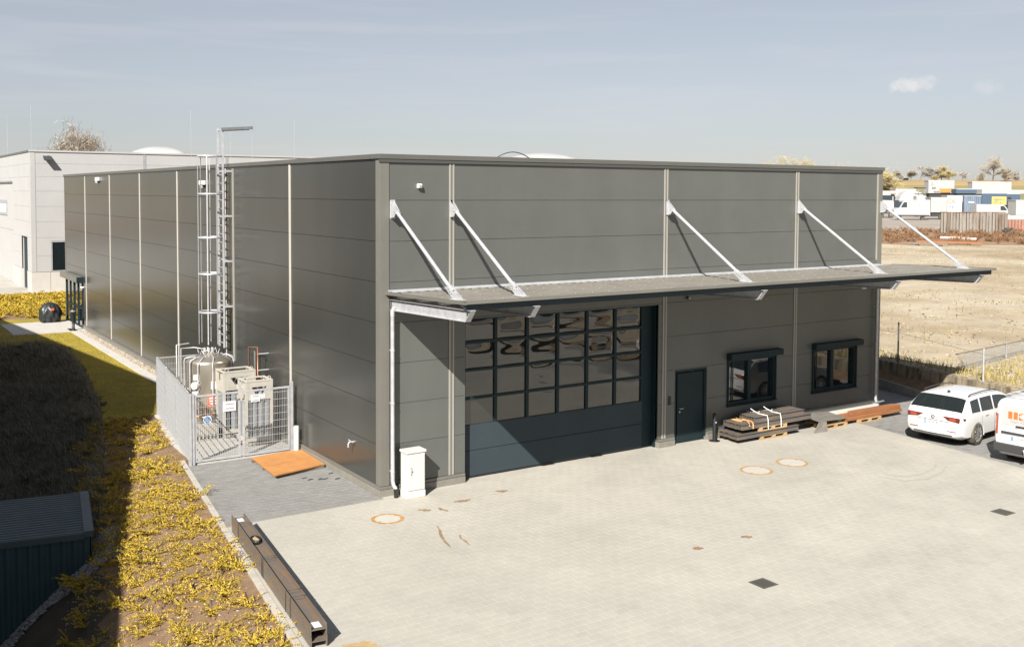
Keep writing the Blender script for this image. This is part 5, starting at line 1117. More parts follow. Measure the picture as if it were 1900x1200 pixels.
while y < 9.5:
    dz = random.uniform(-0.012, 0.012)
    b = MB(); nseg = 8; V = []
    for s_ in range(nseg+1):
        yy = y+2.385*s_/nseg; w1 = random.uniform(-0.012, 0.012); V += [wl(yy, 0.0+w1, 0.0), wl(yy, 0.0+w1, 0.97+dz+random.uniform(-0.02, 0.01)), wl(yy, 0.22, 1.0+dz+random.uniform(-0.02, 0.01)), wl(yy, 0.22, 0.0)]
    F = [(4*s_+k_, 4*(s_+1)+k_, 4*(s_+1)+k_+1, 4*s_+k_+1) for s_ in range(nseg) for k_ in range(3)]+[(0, 1, 2, 3), (4*nseg+3, 4*nseg+2, 4*nseg+1, 4*nseg)]
    b.add(V, F); b.build('wall_section', 'old_concrete', rwl); y += 2.4
ff = thing('wire_fence', 'thin wire fence on posts along the top of the retaining wall', 'fence', wl(0, 0.12, 1))
for y, m_, hh_ in ((2.05, 'post_dark', 1.55), (-1.95, 'galv', 1.15), (-5.9, 'galv', 1.15), (6.0, 'post_dark', 1.5), (-9.8, 'galv', 1.15)): 
    b = MB(); b.tube([wl(y, 0.12, 0.9), wl(y, 0.12, 1.0+hh_)], 0.03, 8); b.build('post', m_, ff)
b = MB()
for z in (1.95,):
    b.tube([wl(y, 0.12, z+0.32*max(0, (y+2)/8)+0.03*math.sin(y)) for y in np.arange(-10, 9.1, 1.0)], 0.006, 4)
b.build('wire', 'post_dark', ff)
# low chain-link stretch running back across the field
cl = thing('chain_link_fence', 'sagging grey chain-link fence crossing the sandy field edge', 'fence', tuple(at(1880, 650, 36)))
A_ = np.array([23.05, -0.35]); B_ = np.array([35.2, 1.2]); b = MB(); L = np.hypot(*(B_-A_)); e_ = (B_-A_)/L; n_ = int(L/0.09)
for i in range(n_):
    for s_ in (-1, 1):
        q0 = A_+e_*(i*0.09); q1 = q0+e_*s_*0.75
        if 0 <= (q1-A_)@e_ <= L: b.bar((q0[0], q0[1], 0.98), (q1[0], q1[1], 1.62), 0.006, 0.006)
stuff(b.build('mesh', 'galv_dull', cl)); b = MB(); b.tube([(A_[0], A_[1], 1.63), (B_[0], B_[1], 1.63)], 0.02, 6); b.build('top_wire', 'bark', cl)
for q in (0.34, 0.68, 1.0): p = A_+(B_-A_)*q; MB().tube([(p[0], p[1], 0.9), (p[0], p[1], 1.68)], 0.035, 8).build('post', 'lstone', cl)
# ================================================================== VEGETATION STUFF
def blades(name, pts, h0, h1, w, m, lean=0.5, label=None, comb=None):
    n = len(pts); a = np.random.uniform(0, 6.28, n); h = np.random.uniform(h0, h1, n); l = np.random.uniform(0, lean, n)*h; la = np.random.uniform(0, 6.28, n) if comb is None else np.random.normal(comb, 0.5, n)
    P_ = np.asarray(pts); c, s_ = np.cos(a)*w/2, np.sin(a)*w/2
    v0 = P_+np.column_stack([c, s_, np.zeros(n)]); v1 = P_-np.column_stack([c, s_, np.zeros(n)])
    mid = P_+np.column_stack([np.cos(la)*l*0.35, np.sin(la)*l*0.35, h*0.6]); v2 = mid-np.column_stack([c, s_, np.zeros(n)])*0.7; v3 = mid+np.column_stack([c, s_, np.zeros(n)])*0.7
    v4 = P_+np.column_stack([np.cos(la)*l, np.sin(la)*l, h*0.95])
    V = np.stack([v0, v1, v2, v3, v4], 1).reshape(-1, 3); I = np.arange(n)*5
    F = np.concatenate([np.stack([I, I+1, I+2], 1), np.stack([I, I+2, I+3], 1), np.stack([I+3, I+2, I+4], 1)])
    o = stuff(npmesh(name, V, F, m))
    if label: o['label'] = label
    return o
def plant_proto(seed, nst, spread, up, nl, ls_):
    r = np.random.RandomState(seed); V = []; F = []; M = []
    def quad(p, d, s_, wd, m):
        d = d/np.linalg.norm(d); u = np.cross(d, r.normal(size=3)); u /= np.linalg.norm(u)+1e-9; k_ = len(V)
        V.extend([p-u*wd/2, p+u*wd/2, p+d*s_+u*wd*0.25, p+d*s_-u*wd*0.25]); F.append((k_, k_+1, k_+2, k_+3)); M.append(m)
    for s_ in range(nst):
        a = r.uniform(0, 6.28); L = spread*r.uniform(0.45, 1.0); e = up*r.uniform(0.4, 1.3); p = np.zeros(3); dirv = np.array([math.cos(a), math.sin(a), e])
        for k_ in range(nl):
            t_ = (k_+1)/nl; dv = dirv*np.array([1, 1, 1-0.75*t_])+r.normal(size=3)*0.18; q = p+dv/np.linalg.norm(dv)*L/nl
            if k_ % 2 == 0: quad(p, q-p, np.linalg.norm(q-p)*2.1, 0.010, 3)
            for j in range(3):
                ld = (q-p)/np.linalg.norm(q-p)+r.normal(size=3)*0.75; ld[2] += 0.25
                quad(q, ld, ls_*r.uniform(0.6, 1.25), ls_*0.42, int(r.choice([0, 0, 0, 1, 1, 2])))
            p = q
    return np.array(V), np.array(F), np.array(M)
PROT = [plant_proto(i, 13, 0.36, 0.75, 8, 0.055) for i in range(6)]
PROF = [plant_proto(60+i, 12+i % 4*3, 0.32+0.03*i, 0.45+0.05*i, 9+i % 3*2, 0.028+0.002*i) for i in range(10)]
def plants(name, pts, smin, smax, label, protos=PROT, mats=('leaf_yellow', 'leaf_green', 'leaf_orange', 'twig')):
    VV, FF, MM = [], [], []; off = 0
    for p in pts:
        V, F, M = protos[np.random.randint(len(protos))]; a = np.random.uniform(0, 6.28); s_ = np.random.uniform(smin, smax); c, s2 = math.cos(a)*s_, math.sin(a)*s_
        Q = np.column_stack([V[:, 0]*c-V[:, 1]*s2, V[:, 0]*s2+V[:, 1]*c, V[:, 2]*s_])+p; VV.append(Q); FF.append(F+off); MM.append(M); off += len(V)
    o = stuff(npmesh(name, np.concatenate(VV), np.concatenate(FF), list(mats), mi=np.concatenate(MM))); o['label'] = label; return o
def scatter(n, x0, x1, y0, y1, cond, jit=True):
    out_ = []
    while len(out_) < n:
        P_ = np.column_stack([np.random.uniform(x0, x1, 4000), np.random.uniform(y0, y1, 4000)]); P_ = P_[cond(P_)]; out_.extend(P_.tolist())
    return np.array(out_[:n])
# planted bank beside the kerb (rows of ground cover), and the shaded side of the basin
g_ = []
for yy in np.arange(-13, 12.8, 0.38):
    for dd in np.arange(0.15, 4.2, 0.38): g_.append((kerb_x(yy)-0.25-dd+random.uniform(-0.15, 0.15), yy+random.uniform(-0.17, 0.17)))
g_ = np.array(g_); g_ = g_[(crest_dist(g_) < 0.9)]; g_ = g_[np.random.rand(len(g_)) < 0.86]
bs_ = np.column_stack([np.random.uniform(-9.5, -3.0, 2600), np.random.uniform(-12, 12, 2600)]); bs_ = bs_[(bs_[:, 0] < kerb_x(bs_[:, 1])-0.2) & (crest_dist(bs_) < 1.0)]
pebbles('bank_stones', np.column_stack([bs_, basin_z(bs_)+0.005]), 0.008, 0.035, 'pebble')['label'] = 'small stones lying on the planted bank'
bt_ = np.column_stack([np.random.uniform(-9.5, -3.0, 5000), np.random.uniform(-12, 12.4, 5000)]); bt_ = bt_[(bt_[:, 0] < kerb_x(bt_[:, 1])-0.18) & (crest_dist(bt_) < 1.0)]
blades('dead_stems', np.column_stack([bt_, basin_z(bt_)-0.01]), 0.04, 0.16, 0.008, 'twig', 2.2, 'dead stems and litter on the planted bank')
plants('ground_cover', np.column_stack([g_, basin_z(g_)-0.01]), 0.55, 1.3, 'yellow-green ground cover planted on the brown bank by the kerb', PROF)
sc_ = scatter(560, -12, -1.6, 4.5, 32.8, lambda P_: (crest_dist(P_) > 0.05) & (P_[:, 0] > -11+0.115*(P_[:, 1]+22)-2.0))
plants('ground_cover', np.column_stack([sc_, basin_z(sc_)-0.01]), 0.5, 1.0, 'shaded ground cover in the dark grassy basin', PROT, ['shade_leaf_green', 'shade_leaf_dark', 'shade_leaf_grey', 'twig'])
gs = scatter(44000, -11.5, -1.9, 2.5, 32.9, lambda P_: (crest_dist(P_) > 0.1) & (P_[:, 0] > -11.5+0.115*(P_[:, 1]+22)-1.0))
blades('long_grass', np.column_stack([gs, basin_z(gs)-0.01]), 0.14, 0.40, 0.016, 'grass_dry', 1.3, 'long dry grass lying over the shaded basin slope', comb=-2.3)
gs = scatter(15000, -8, -0.85, 13, 41, lambda P_: (crest_dist(P_) < 0.1) & ~((P_[:, 0] > -3.7) & (P_[:, 1] > 35.2) & (P_[:, 1] < 40.5)))
blades('lawn_grass', np.column_stack([gs, np.full(len(gs), -0.03)]), 0.03, 0.07, 0.012, 'leaf_green', 0.8, 'short mown lawn grass along the path')
sc_ = scatter(430, -9, 3.0, 42.8, 51.5, lambda P_: P_[:, 0] > -9)
plants('ground_cover', np.column_stack([sc_, basin_z(sc_)]), 1.4, 2.3, 'sunlit orange-yellow shrubs in front of the white hall')
# weeds along the retaining wall and in the sandy field
def fz_xy(P_):
    D = (P_[:, 0]-CAM[0])*E1[0]+(P_[:, 1]-CAM[1])*E1[1]; return field_z(D)
def wallrel(P_): return (P_[:, 0]-wall_x(P_[:, 1]))
wd = scatter(1300, 22.2, 26, -9, 9, lambda P_: (wallrel(P_) > 0.25) & (wallrel(P_) < 0.25+np.random.exponential(0.45, len(P_))))
blades('weeds', np.column_stack([wd, fz_xy(wd)]), 0.1, 0.38, 0.02, 'grass_weed', 0.9, 'dry weeds growing along the top of the retaining wall')
wd = scatter(7000, 22, 40, -9, 0.9, lambda P_: (wallrel(P_) > 0.3) & (P_[:, 1] < -0.5+0.127*(P_[:, 0]-23)))
blades('weeds', np.column_stack([wd, fz_xy(wd)]), 0.08, 0.4, 0.022, 'grass_weed', 1.0, 'yellow rough grass between retaining wall and chain-link fence')
cl_ = []
for k_ in range(85):
    D = random.uniform(40, 112); px = random.uniform(1600, 1900); x, y = at(px, 450, D)[:2]; nn_ = random.randint(8, 26); sp_ = random.uniform(0.3, 1.6)
    for j in range(nn_): cl_.append((x+random.gauss(0, sp_*1.4), y+random.gauss(0, sp_)))
cl_ = np.array(cl_); cl_ = cl_[wallrel(cl_) > 1.5]
blades('field_tufts', np.column_stack([cl_, fz_xy(cl_)]), 0.05, 0.22, 0.05, 'field_tuft', 1.0, 'scattered dry grass tufts on the sandy field')
st_ = []
for k_ in range(700):
    D = 36+random.random()**1.5*78; px = random.uniform(1560, 1910); p = at(px, 450, D); st_.append((p[0], p[1]))
st_ = np.array(st_); st_ = st_[wallrel(st_) > 0.5]; pebbles('field_stones', np.column_stack([st_, fz_xy(st_)+0.01]), 0.03, 0.11, 'pebble')['label'] = 'loose stones lying on the sandy field'
# brown scrub in front of the metal sheeting
sc_ = []
for k_ in range(420):
    D = random.uniform(117, 136); px = random.uniform(1560, 1960); x, y = at(px, 430, D)[:2]; sc_.append((x, y, float(field_z(D))))
PRB = [plant_proto(40+i, 16, 0.5, 2.2, 7, 0.05) for i in range(4)]
def scrub(name, pts, smin, smax, label, mats):
    VV, FF, MM = [], [], []; off = 0
    for p in pts:
        V, F, M = PRB[np.random.randint(4)]; a = np.random.uniform(0, 6.28); s_ = np.random.uniform(smin, smax); c, s2 = math.cos(a)*s_, math.sin(a)*s_
        VV.append(np.column_stack([V[:, 0]*c-V[:, 1]*s2, V[:, 0]*s2+V[:, 1]*c, V[:, 2]*s_])+p); FF.append(F+off); MM.append(M); off += len(V)
    o = stuff(npmesh(name, np.concatenate(VV), np.concatenate(FF), mats, mi=np.concatenate(MM))); o['label'] = label; return o
mat('scrub_brown', (0.22, 0.115, 0.06), 0.9, island=0.3); mat('scrub_tan', (0.30, 0.19, 0.10), 0.9, island=0.3)
scrub('scrub', sc_, 0.8, 2.0, 'brown leafless scrub along the far edge of the sandy field', ['scrub_brown', 'scrub_tan', 'scrub_brown', 'twig'])
# shed gravel, in the basin
shed_o = Vector((-6.47, 1.12, 0)); sd_x = Vector((-0.985, 0.172, 0)); sd_y = Vector((0.155, 0.988, 0))   # near right roof corner; to the left; to the back
def sp(u, v, z): q = shed_o+sd_x*u+sd_y*v*0.91; return (q.x, q.y, z+1.0)
sh = thing('corrugated_shed', 'dark green corrugated metal shed in the shaded basin at lower left', 'shed', sp(2.5, 1.7, -3.3))
def zig(u0, u1, du, dep):
    pts = []; u = u0; k_ = 0
    while u < u1: pts.append((u, (0, dep, dep, 0)[k_ % 4])); u += du; k_ += 1
    pts.append((u1, 0)); return pts
b = MB(); pz = zig(0.02, 5.4, 0.055, 0.03); V = []
for u, dp in pz: V += [sp(u, -dp, -3.4), sp(u, -dp, -1.06)]
b.add(V, [(2*i, 2*i+2, 2*i+3, 2*i+1) for i in range(len(pz)-1)]); b.build('front_wall', 'shed_green', sh)
b = MB(); pz = zig(0.0, 3.4, 0.055, 0.03); V = []
for v, dp in pz: V += [sp(-dp, v, -3.4), sp(-dp, v, -1.06)]
b.add(V, [(2*i, 2*i+1, 2*i+3, 2*i+2) for i in range(len(pz)-1)]); b.build('end_wall', 'shed_green', sh)
b = MB(); b.hexa([sp(5.4, 0, -3.4), sp(5.38, 0, -3.4), sp(5.38, 3.4, -3.4), sp(5.4, 3.4, -3.4), sp(5.4, 0, -1.06), sp(5.38, 0, -1.06), sp(5.38, 3.4, -1.06), sp(5.4, 3.4, -1.06)]); b.build('end_wall', 'shed_green', sh); b = MB(); b.hexa([sp(0, 3.4, -3.4), sp(0, 3.38, -3.4), sp(5.4, 3.38, -3.4), sp(5.4, 3.4, -3.4), sp(0, 3.4, -1.06), sp(0, 3.38, -1.06), sp(5.4, 3.38, -1.06), sp(5.4, 3.4, -1.06)]); b.build('rear_wall', 'shed_green', sh)
b = MB(); pz = zig(0.0, 3.5, 0.05, 0.035); V = []
for v, dp in pz: V += [sp(0.12, v-0.05, -1.02+dp), sp(5.45, v-0.05, -1.02+dp)]
b.add(V, [(2*i, 2*i+1, 2*i+3, 2*i+2) for i in range(len(pz)-1)]); b.build('roof_sheet', 'shed_roof', sh)
b = MB(); b.hexa([sp(-0.06, -0.07, -1.10), sp(0.14, -0.07, -1.10), sp(0.14, 3.5, -1.10), sp(-0.06, 3.5, -1.10), sp(-0.06, -0.07, -0.97), sp(0.14, -0.07, -0.97), sp(0.14, 3.5, -0.97), sp(-0.06, 3.5, -0.97)]); b.build('roof_edge', 'shed_roof', sh)
b = MB(); b.hexa([sp(0.142, -0.09, -1.14), sp(5.45, -0.09, -1.14), sp(5.45, -0.055, -1.14), sp(0.142, -0.055, -1.14), sp(0.142, -0.09, -1.0), sp(5.45, -0.09, -1.0), sp(5.45, -0.055, -1.0), sp(0.142, -0.055, -1.0)]); b.build('eaves_trim', 'shed_roof', sh)
gp = []
for k_ in range(5200):
    if random.random() < 0.6: q = shed_o+sd_x*random.uniform(-0.6, 5.0)+sd_y*random.uniform(-0.55, -0.04)
    else: q = shed_o+sd_x*random.uniform(-0.65, -0.05)+sd_y*random.uniform(-0.5, 1.8)
    gp.append((q.x, q.y))
gp = np.array(gp); pebbles('gravel_strip', np.column_stack([gp, basin_z(gp)+0.03]), 0.025, 0.06, 'gravel')['label'] = 'grey gravel strip around the dark shed'
# neighbour hall outside the frame: its roof edge throws the large shadow over the basin
nb = thing('neighbour_hall', 'tall grey neighbouring hall standing left of the basin', 'building', (-22, 6, -3.3))
h_ = 10.0; K = (-0.79-1.0163*h_, 19.65-0.8130*h_)
ply = [K, (K[0]-0.102*24, K[1]+0.995*24), (-46, K[1]+24), (-46, -34), (K[0]-0.272*40, K[1]-0.962*40), (-3.40-1.0163*h_, 10.40-0.8130*h_), (-2.45-1.0163*h_, 11.9-0.8130*h_), (-0.66-1.0163*h_, 18.0-0.8130*h_)]
b = MB(); n_ = len(ply); V = [(x, y, -3.4) for x, y in ply]+[(x, y, h_) for x, y in ply]; b.add(V, [tuple(range(n_, 2*n_))[::-1], tuple(range(n_))]+[(i, n_+i, n_+(i+1) % n_, (i+1) % n_) for i in range(n_)]); b.build('wall', 'hall_left', nb)
# ================================================================== LEFT BACKGROUND
wh = thing('white_hall', 'large white panelled hall behind the dark hall, left background', 'building', (10, 60, 0.5))
WX, WY, WZ = 0.05, 54.0, 0.5
bk = MB(); zs = [1.85, 2.95, 4.2, 5.3, 6.35, 7.4, 8.4, 9.3, 10.1]
wops = [(1.27, 3.9, 1.88, 3.98)]
for k_ in range(8):
    for a_, c_ in ((WX+0.3, 7.57), (7.62, 13.6), (13.65, 19.6), (19.65, 25.6)):
        for r in split(a_, c_, zs[k_], zs[k_+1], wops):
            MB().box(r[0]+(0.01 if r[0] == a_ else 0), r[1]-(0.01 if r[1] == c_ else 0), WY, WY+0.1, r[2]+(0.011 if r[2] == zs[k_] else 0), r[3]).build('wall_panel', 'hall_white', wh)
            bk.box(r[0], r[1], WY+0.03, WY+0.12, r[2], r[3])
    lops = [(55.9, 58.7, 0, 4.25), (62.7, 74.0, 0, 8.12)]
    for r in split(WY+0.3, 74.0, zs[k_], zs[k_+1], lops):
        MB().box(WX, WX+0.1, r[0], r[1], r[2]+(0.011 if r[2] == zs[k_] else 0), r[3]).build('wall_panel', 'hall_white', wh); bk.box(WX+0.03, WX+0.12, r[0], r[1], r[2], r[3])
bk.build('joint_backing', 'galv_dull', wh)
MB().box(WX-0.012, WX+0.29, WY-0.012, WY+0.1, 1.85, 10.1).build('corner_trim', 'hall_white', wh); MB().box(WX-0.012, WX+0.1, WY+0.101, WY+0.29, 1.85, 10.1).build('corner_trim', 'hall_white', wh)
for x in (7.595, 13.625, 19.625): MB().box(x-0.10, x+0.10, WY-0.02, WY, 1.86, 10.08).build('cover_strip', 'galv_dull', wh)
MB().box(WX-0.06, 25.7, WY-0.06, WY+0.3, 10.1, 10.22).build('coping', 'hall_white', wh); MB().box(WX-0.06, WX+0.3, WY+0.31, 74.0, 10.1, 10.22).build('coping', 'coping_grey', wh)
for x0, x1 in ((WX-0.04, 1.2), (1.22, 7.5), (7.52, 16), (16.02, 25.6)): MB().box(x0, x1, WY-0.04, WY+0.12, WZ-0.3, 1.83).build('plinth_panel', 'hall_concrete', wh)
MB().box(WX-0.04, WX+0.12, WY+0.121, 55.9, WZ-0.3, 1.83).build('plinth_panel', 'hall_concrete', wh); MB().box(WX-0.04, WX+0.12, 58.7, 62.6, WZ-0.3, 1.83).build('plinth_panel', 'hall_concrete', wh)
wn = MB().box(1.30, 3.9, WY+0.06, WY+0.09, 1.9, 3.96).build('window', 'window_pane', wh)
f_ = MB(); f_.box(1.27, 1.36, WY+0.0, WY+0.1, 1.89, 3.97); f_.box(1.36, 3.9, WY+0.0, WY+0.1, 3.88, 3.97); f_.box(1.36, 3.9, WY-0.02, WY+0.1, 1.85, 1.93); f_.build('window_frame', 'galv_dull', wn)
dr_ = MB().box(0.22, 0.3, 55.9, 58.7, WZ-0.2, 4.2).build('recessed_door', 'anthracite', wh); MB().box(WX+0.1, 0.35, 58.64, 58.7, WZ-0.2, 4.2).build('door_reveal', 'hall_white', dr_); MB().box(WX+0.1, 0.35, 55.9, 55.95, WZ-0.2, 4.2).build('door_reveal', 'hall_white', dr_); MB().box(WX-0.01, 0.35, 55.9, 58.7, 4.2, 4.26).build('door_head', 'galv_dull', dr_)
gdr = MB().box(WX+0.12, WX+0.2, 62.7, 74, WZ-0.2, 8.1).build('rolling_gate', 'hall_white', wh); MB().box(WX-0.06, WX+0.2, 62.6, 74, 8.1, 8.22).build('gate_head', 'galv_dull', gdr); MB().box(WX+0.10, WX+0.121, 62.7, 74, 4.42, 4.45).build('gate_joint', 'galv_dull', gdr)
f_ = MB(); f_.box(WX+0.06, WX+0.12, 66.6, 66.95, 5.5, 6.7); f_.box(WX+0.06, WX+0.12, 66.95, 72, 6.42, 6.7); f_.box(WX+0.06, WX+0.12, 66.95, 72, 5.5, 5.7); f_.build('window_frame', 'galv_dull', gdr); MB().box(WX+0.08, WX+0.118, 66.95, 72, 5.7, 6.42).build('gate_window', 'sign_white', gdr)
MB().box(WX+0.2, 25.6, WY+0.12, 110, WZ, 9.9).build('core', 'hall_white', wh)
dome(10.2, 60.5, 9.9, 2.2, 2.6, 1.05, wh, 24); None
t = thing('wall_light', 'grey floodlight under the eaves of the white hall corner', 'lamp', (1.0, WY, 9.75)); b = MB(); b.hexa([(0.85, WY-0.55, 9.50), (1.35, WY-0.55, 9.50), (1.35, WY-0.02, 9.74), (0.85, WY-0.02, 9.74), (0.85, WY-0.55, 9.56), (1.35, WY-0.55, 9.56), (1.35, WY-0.02, 9.84), (0.85, WY-0.02, 9.84)]); b.build('head', 'dark_trim', t); MB().box(1.05, 1.15, WY-0.06, WY-0.001, 9.6, 9.9).build('bracket', 'galv_dull', t)
for i, (px, py) in enumerate(((13, 212), (57, 196), (354, 205), (428, 232), (468, 248), (546, 222))):
    D = (88, 78, 72, 74, 74, 76)[i]; p = at(px, py, D); b = MB(); b.tube([(p[0], p[1], 9.9), (p[0], p[1], p[2])], 0.013, 5); b.build('lightning_rod', 'galv', wh)
t = thing('covered_grill', 'kettle grill under a wrinkled black cover on the far terrace', 'grill', (-1.05, 40.1, 0.02))
b = MB(); V = []; F = []; nA, nZ = 56, 18
for j in range(nZ+1):
    z = 1.12*j/nZ; tt = j/nZ; r0 = 0.42+0.10*math.sin(math.pi*min(1, tt*1.15))-0.0*tt; r0 *= math.sqrt(max(0.02, 1-max(0, (tt-0.55)/0.46)**2.2))
    for k_ in range(nA):
        a = 2*math.pi*k_/nA; w_ = 1+0.10*abs(math.sin(2.5*a+3*tt))-0.06+0.07*math.sin(9*a-7*tt)*(1-tt*0.6)+0.04*math.sin(14*a+9*tt); V.append((-1.05+r0*w_*math.cos(a)*1.12, 40.1+r0*w_*math.sin(a), 0.02+z))
for j in range(nZ):
    for k_ in range(nA): F.append((j*nA+k_, j*nA+(k_+1) % nA, (j+1)*nA+(k_+1) % nA, (j+1)*nA+k_))
F.append(tuple(nZ*nA+k_ for k_ in range(nA))); b.add(V, F, True); b.build('cover', 'cover_black', t); MB().box(-1.12, -0.95, 39.50, 39.53, 0.72, 0.84).build('emblem', 'sign_red', t); MB().box(-1.5, -0.55, 39.7, 40.5, 0.0, 0.06).build('foot', 'cover_black', t, bevel=0.02)
t = thing('bollard_ashtray', 'slim black column with round head beside the far side entrance', 'ashtray', (-0.62, 35.7, 0.02))
MB().lathe([(0.13, 0.0), (0.13, 0.02), (0.075, 0.03), (0.075, 0.82), (0.10, 0.84), (0.15, 0.92), (0.16, 1.02), (0.13, 1.12), (0.05, 1.17), (0.001, 1.175)], (-0.62, 35.7, 0.02), 18).build('column', 'black_plastic', t); MB().lathe([(0.155, 1.0), (0.163, 1.02), (0.155, 1.04)], (-0.62, 35.7, 0.02), 18, cap=False).build('band', 'galv', t)
# ================================================================== TREES
def tree(name, label, base, h, spread, seed, bark='bark', leaf='bud_tan', nleaf=2500, levels=4, droop=0.0, group='trees on the horizon', tr=None, ls_=0.16, first=0.25, up=0.55, wl_=0.035):
    r = random.Random(seed); t = thing(name, label, 'tree', base, 0, group); T = MB(); tips = []
    def grow(p, d, L, rad, lev):
        n = 4; pts = [p]; q = p; dd = d
        for i in range(n):
            dd = (dd+Vector((r.gauss(0, 0.12), r.gauss(0, 0.12), r.gauss(0, 0.06)-droop*(1 if lev <= 1 else 0.0)))).normalized(); q = q+dd*(L/n); pts.append(q)
        T.tube(pts, [rad*(1-0.55*i/n) for i in range(n+1)], 5 if lev > 2 else 3, caps=False)
        if lev <= 2: tips.extend(pts[1:])
        if lev == 0: return
        kids = 5 if lev > 1 else 4
        for i in range(kids):
            s_ = first+(1-first)*(i+r.random())/kids if lev == levels else r.uniform(0.25, 1.0); k_ = min(n-1, int(s_*n)); pp = pts[k_].lerp(pts[k_+1], s_*n-k_)
            a = r.uniform(0, 6.28); side = Vector((math.cos(a), math.sin(a), 0)); nd = (dd*0.45+side*spread*r.uniform(0.6, 1.1)+Vector((0, 0, up*r.uniform(0.2, 1)))).normalized()
            grow(pp, nd, L*r.uniform(0.52, 0.72), rad*0.5*(1-0.4*s_), lev-1)
        
    grow(Vector(base), Vector((r.gauss(0, 0.03), r.gauss(0, 0.03), 1)), h*0.52, tr or h*0.022, levels)
    # scale the whole thing to the wanted height
    zt = max(v[2] for v in T.v)-base[2]; f = h/zt; T.v = [(base[0]+(v[0]-base[0])*f, base[1]+(v[1]-base[1])*f, base[2]+(v[2]-base[2])*f) for v in T.v]
    T.build('trunk', bark, t)
    V = []; F = []
    for i in range(nleaf):
        p = r.choice(tips); p = Vector(base)+(p-Vector(base))*f+Vector((r.gauss(0, 0.26), r.gauss(0, 0.26), r.gauss(0, 0.22)-droop*r.random()*2.0))*(h/9); a = Vector((r.gauss(0, 1), r.gauss(0, 1), r.gauss(0, 1)+(-2 if droop else 0))).normalized()*ls_; b_ = a.orthogonal().normalized()*ls_*wl_; k_ = len(V)
        V += [p-b_, p+b_, p+a+b_*0.4, p+a-b_*0.4]; F.append((k_, k_+1, k_+2, k_+3))
    stuff(npmesh('crown', [tuple(v) for v in V], F, leaf, t)); return t
p = at(158, 354, 118); tree('birch_tree', 'tan weeping birch crown rising behind the white hall', (p[0], p[1], 0.5), 15.0, 0.34, 11, 'birch_bark', 'birch_catkin', 15000, 4, droop=0.16, group=None, ls_=0.8, up=0.5, wl_=0.025)
def far_tree(name, label, px, py_top, D, spread, seed, **k_):
    p = at(px, 361, D); zb = float(field_z(D)); zt = 7.45+D*(361.4-py_top)/FPX
    return tree(name, label, (p[0], p[1], zb-0.1), zt-zb, spread, seed, **k_)
G_ = dict(ls_=1.1, wl_=0.035)
far_tree('bare_tree', 'tall bare spreading tree on the right horizon, largest there', 1842, 287, 430, 1.5, 21, nleaf=2600, tr=0.30, first=0.16, bark='bark', **G_)
far_tree('bare_tree', 'upright bare tree on the horizon above the boat trailer', 1706, 307, 430, 1.0, 22, nleaf=1300, leaf='twig_grey', **G_)
far_tree('bare_tree', 'pale bare tree on the horizon right of the upright one', 1728, 310, 430, 1.1, 23, nleaf=1400, leaf='twig_grey', **G_)
far_tree('leafing_tree', 'yellowish pointed tree on the horizon above the trailers', 1747, 307, 430, 0.9, 24, nleaf=1800, leaf='bud_yellow', **G_)
far_tree('leafing_bush', 'yellow bush on the horizon just left of the lone bare tree', 1760, 315, 430, 1.6, 25, nleaf=2200, leaf='bud_yellow', first=0.05, **G_)
far_tree('leafing_bush', 'low yellow bush between the pale bare tree and the pointed tree', 1738, 318, 430, 1.8, 35, nleaf=2200, leaf='bud_yellow', first=0.05, **G_)
far_tree('bare_tree', 'small bare tree standing alone on the horizon gap', 1786, 318, 430, 1.3, 26, nleaf=500, leaf='twig_grey', **G_)
far_tree('leafing_bush', 'yellow willow bush beside the right end of the dark hall', 1649, 313, 250, 1.3, 27, nleaf=4200, leaf='bud_yellow', first=0.05, **G_)
far_tree('bare_tree', 'grey bare tree behind the yellow willow bush', 1668, 315, 420, 1.1, 28, nleaf=1500, leaf='twig_grey', **G_)
far_tree('leafing_bush', 'tan bush on the horizon beside the small field hut', 1689, 316, 430, 1.0, 29, nleaf=1700, **G_)
far_tree('leafing_bush', 'brown bush at the foot of the tall bare tree', 1862, 312, 425, 1.6, 30, nleaf=2600, first=0.05, **G_)
far_tree('leafing_bush', 'small dark bush at the far right of the horizon', 1884, 319, 430, 1.4, 31, nleaf=1500, leaf='twig_grey', first=0.05, **G_)
far_tree('leafing_bush', 'tan bush left of the tall bare tree', 1818, 322, 430, 1.8, 33, nleaf=1800, first=0.05, **G_)
for i, (px, pt) in enumerate(((1442, 290), (1462, 288), (1478, 293))): far_tree('bare_tree', ('pale treetop over the roof edge, left of three', 'pale treetop over the roof edge, middle of three', 'pale treetop over the roof edge, right of three')[i], px, pt, 330, 1.0, 41+i, nleaf=1500, leaf='bud_yellow', **G_)
far_tree('bare_tree', 'low treetop barely showing over the roof edge near its right end', 1548, 302, 330, 1.2, 45, nleaf=900, **G_)
# ================================================================== FAR YARD
mat('far_white', (0.37, 0.367, 0.36), 0.5, var=0.04, vscale=0.6); mat('logo_faded', (0.5, 0.27, 0.16), 0.6); mat('boat_orange', (0.46, 0.20, 0.05), 0.6)
mat('far_grey', (0.42, 0.43, 0.43), 0.6, var=0.1)
mat('far_glass', (0.03, 0.045, 0.055), 0.15)
FR = Vector((E2[0], E2[1], 0)); FF_ = Vector((E1[0], E1[1], 0))
def fbox(b, px0, px1, py0, py1, D, depth, z0=None):
    """upright box facing the camera: front face spans the given picture width at distance D"""
    a = at(px0, py1, D); c = at(px1, py0, D); zb = a[2] if z0 is None else z0; P0 = Vector((a[0], a[1], 0)); P1 = Vector((c[0], c[1], 0))
    q = [P0, P1, P1+FF_*depth, P0+FF_*depth]; b.hexa([(v.x, v.y, zb) for v in q]+[(v.x, v.y, c[2]) for v in q]); return b
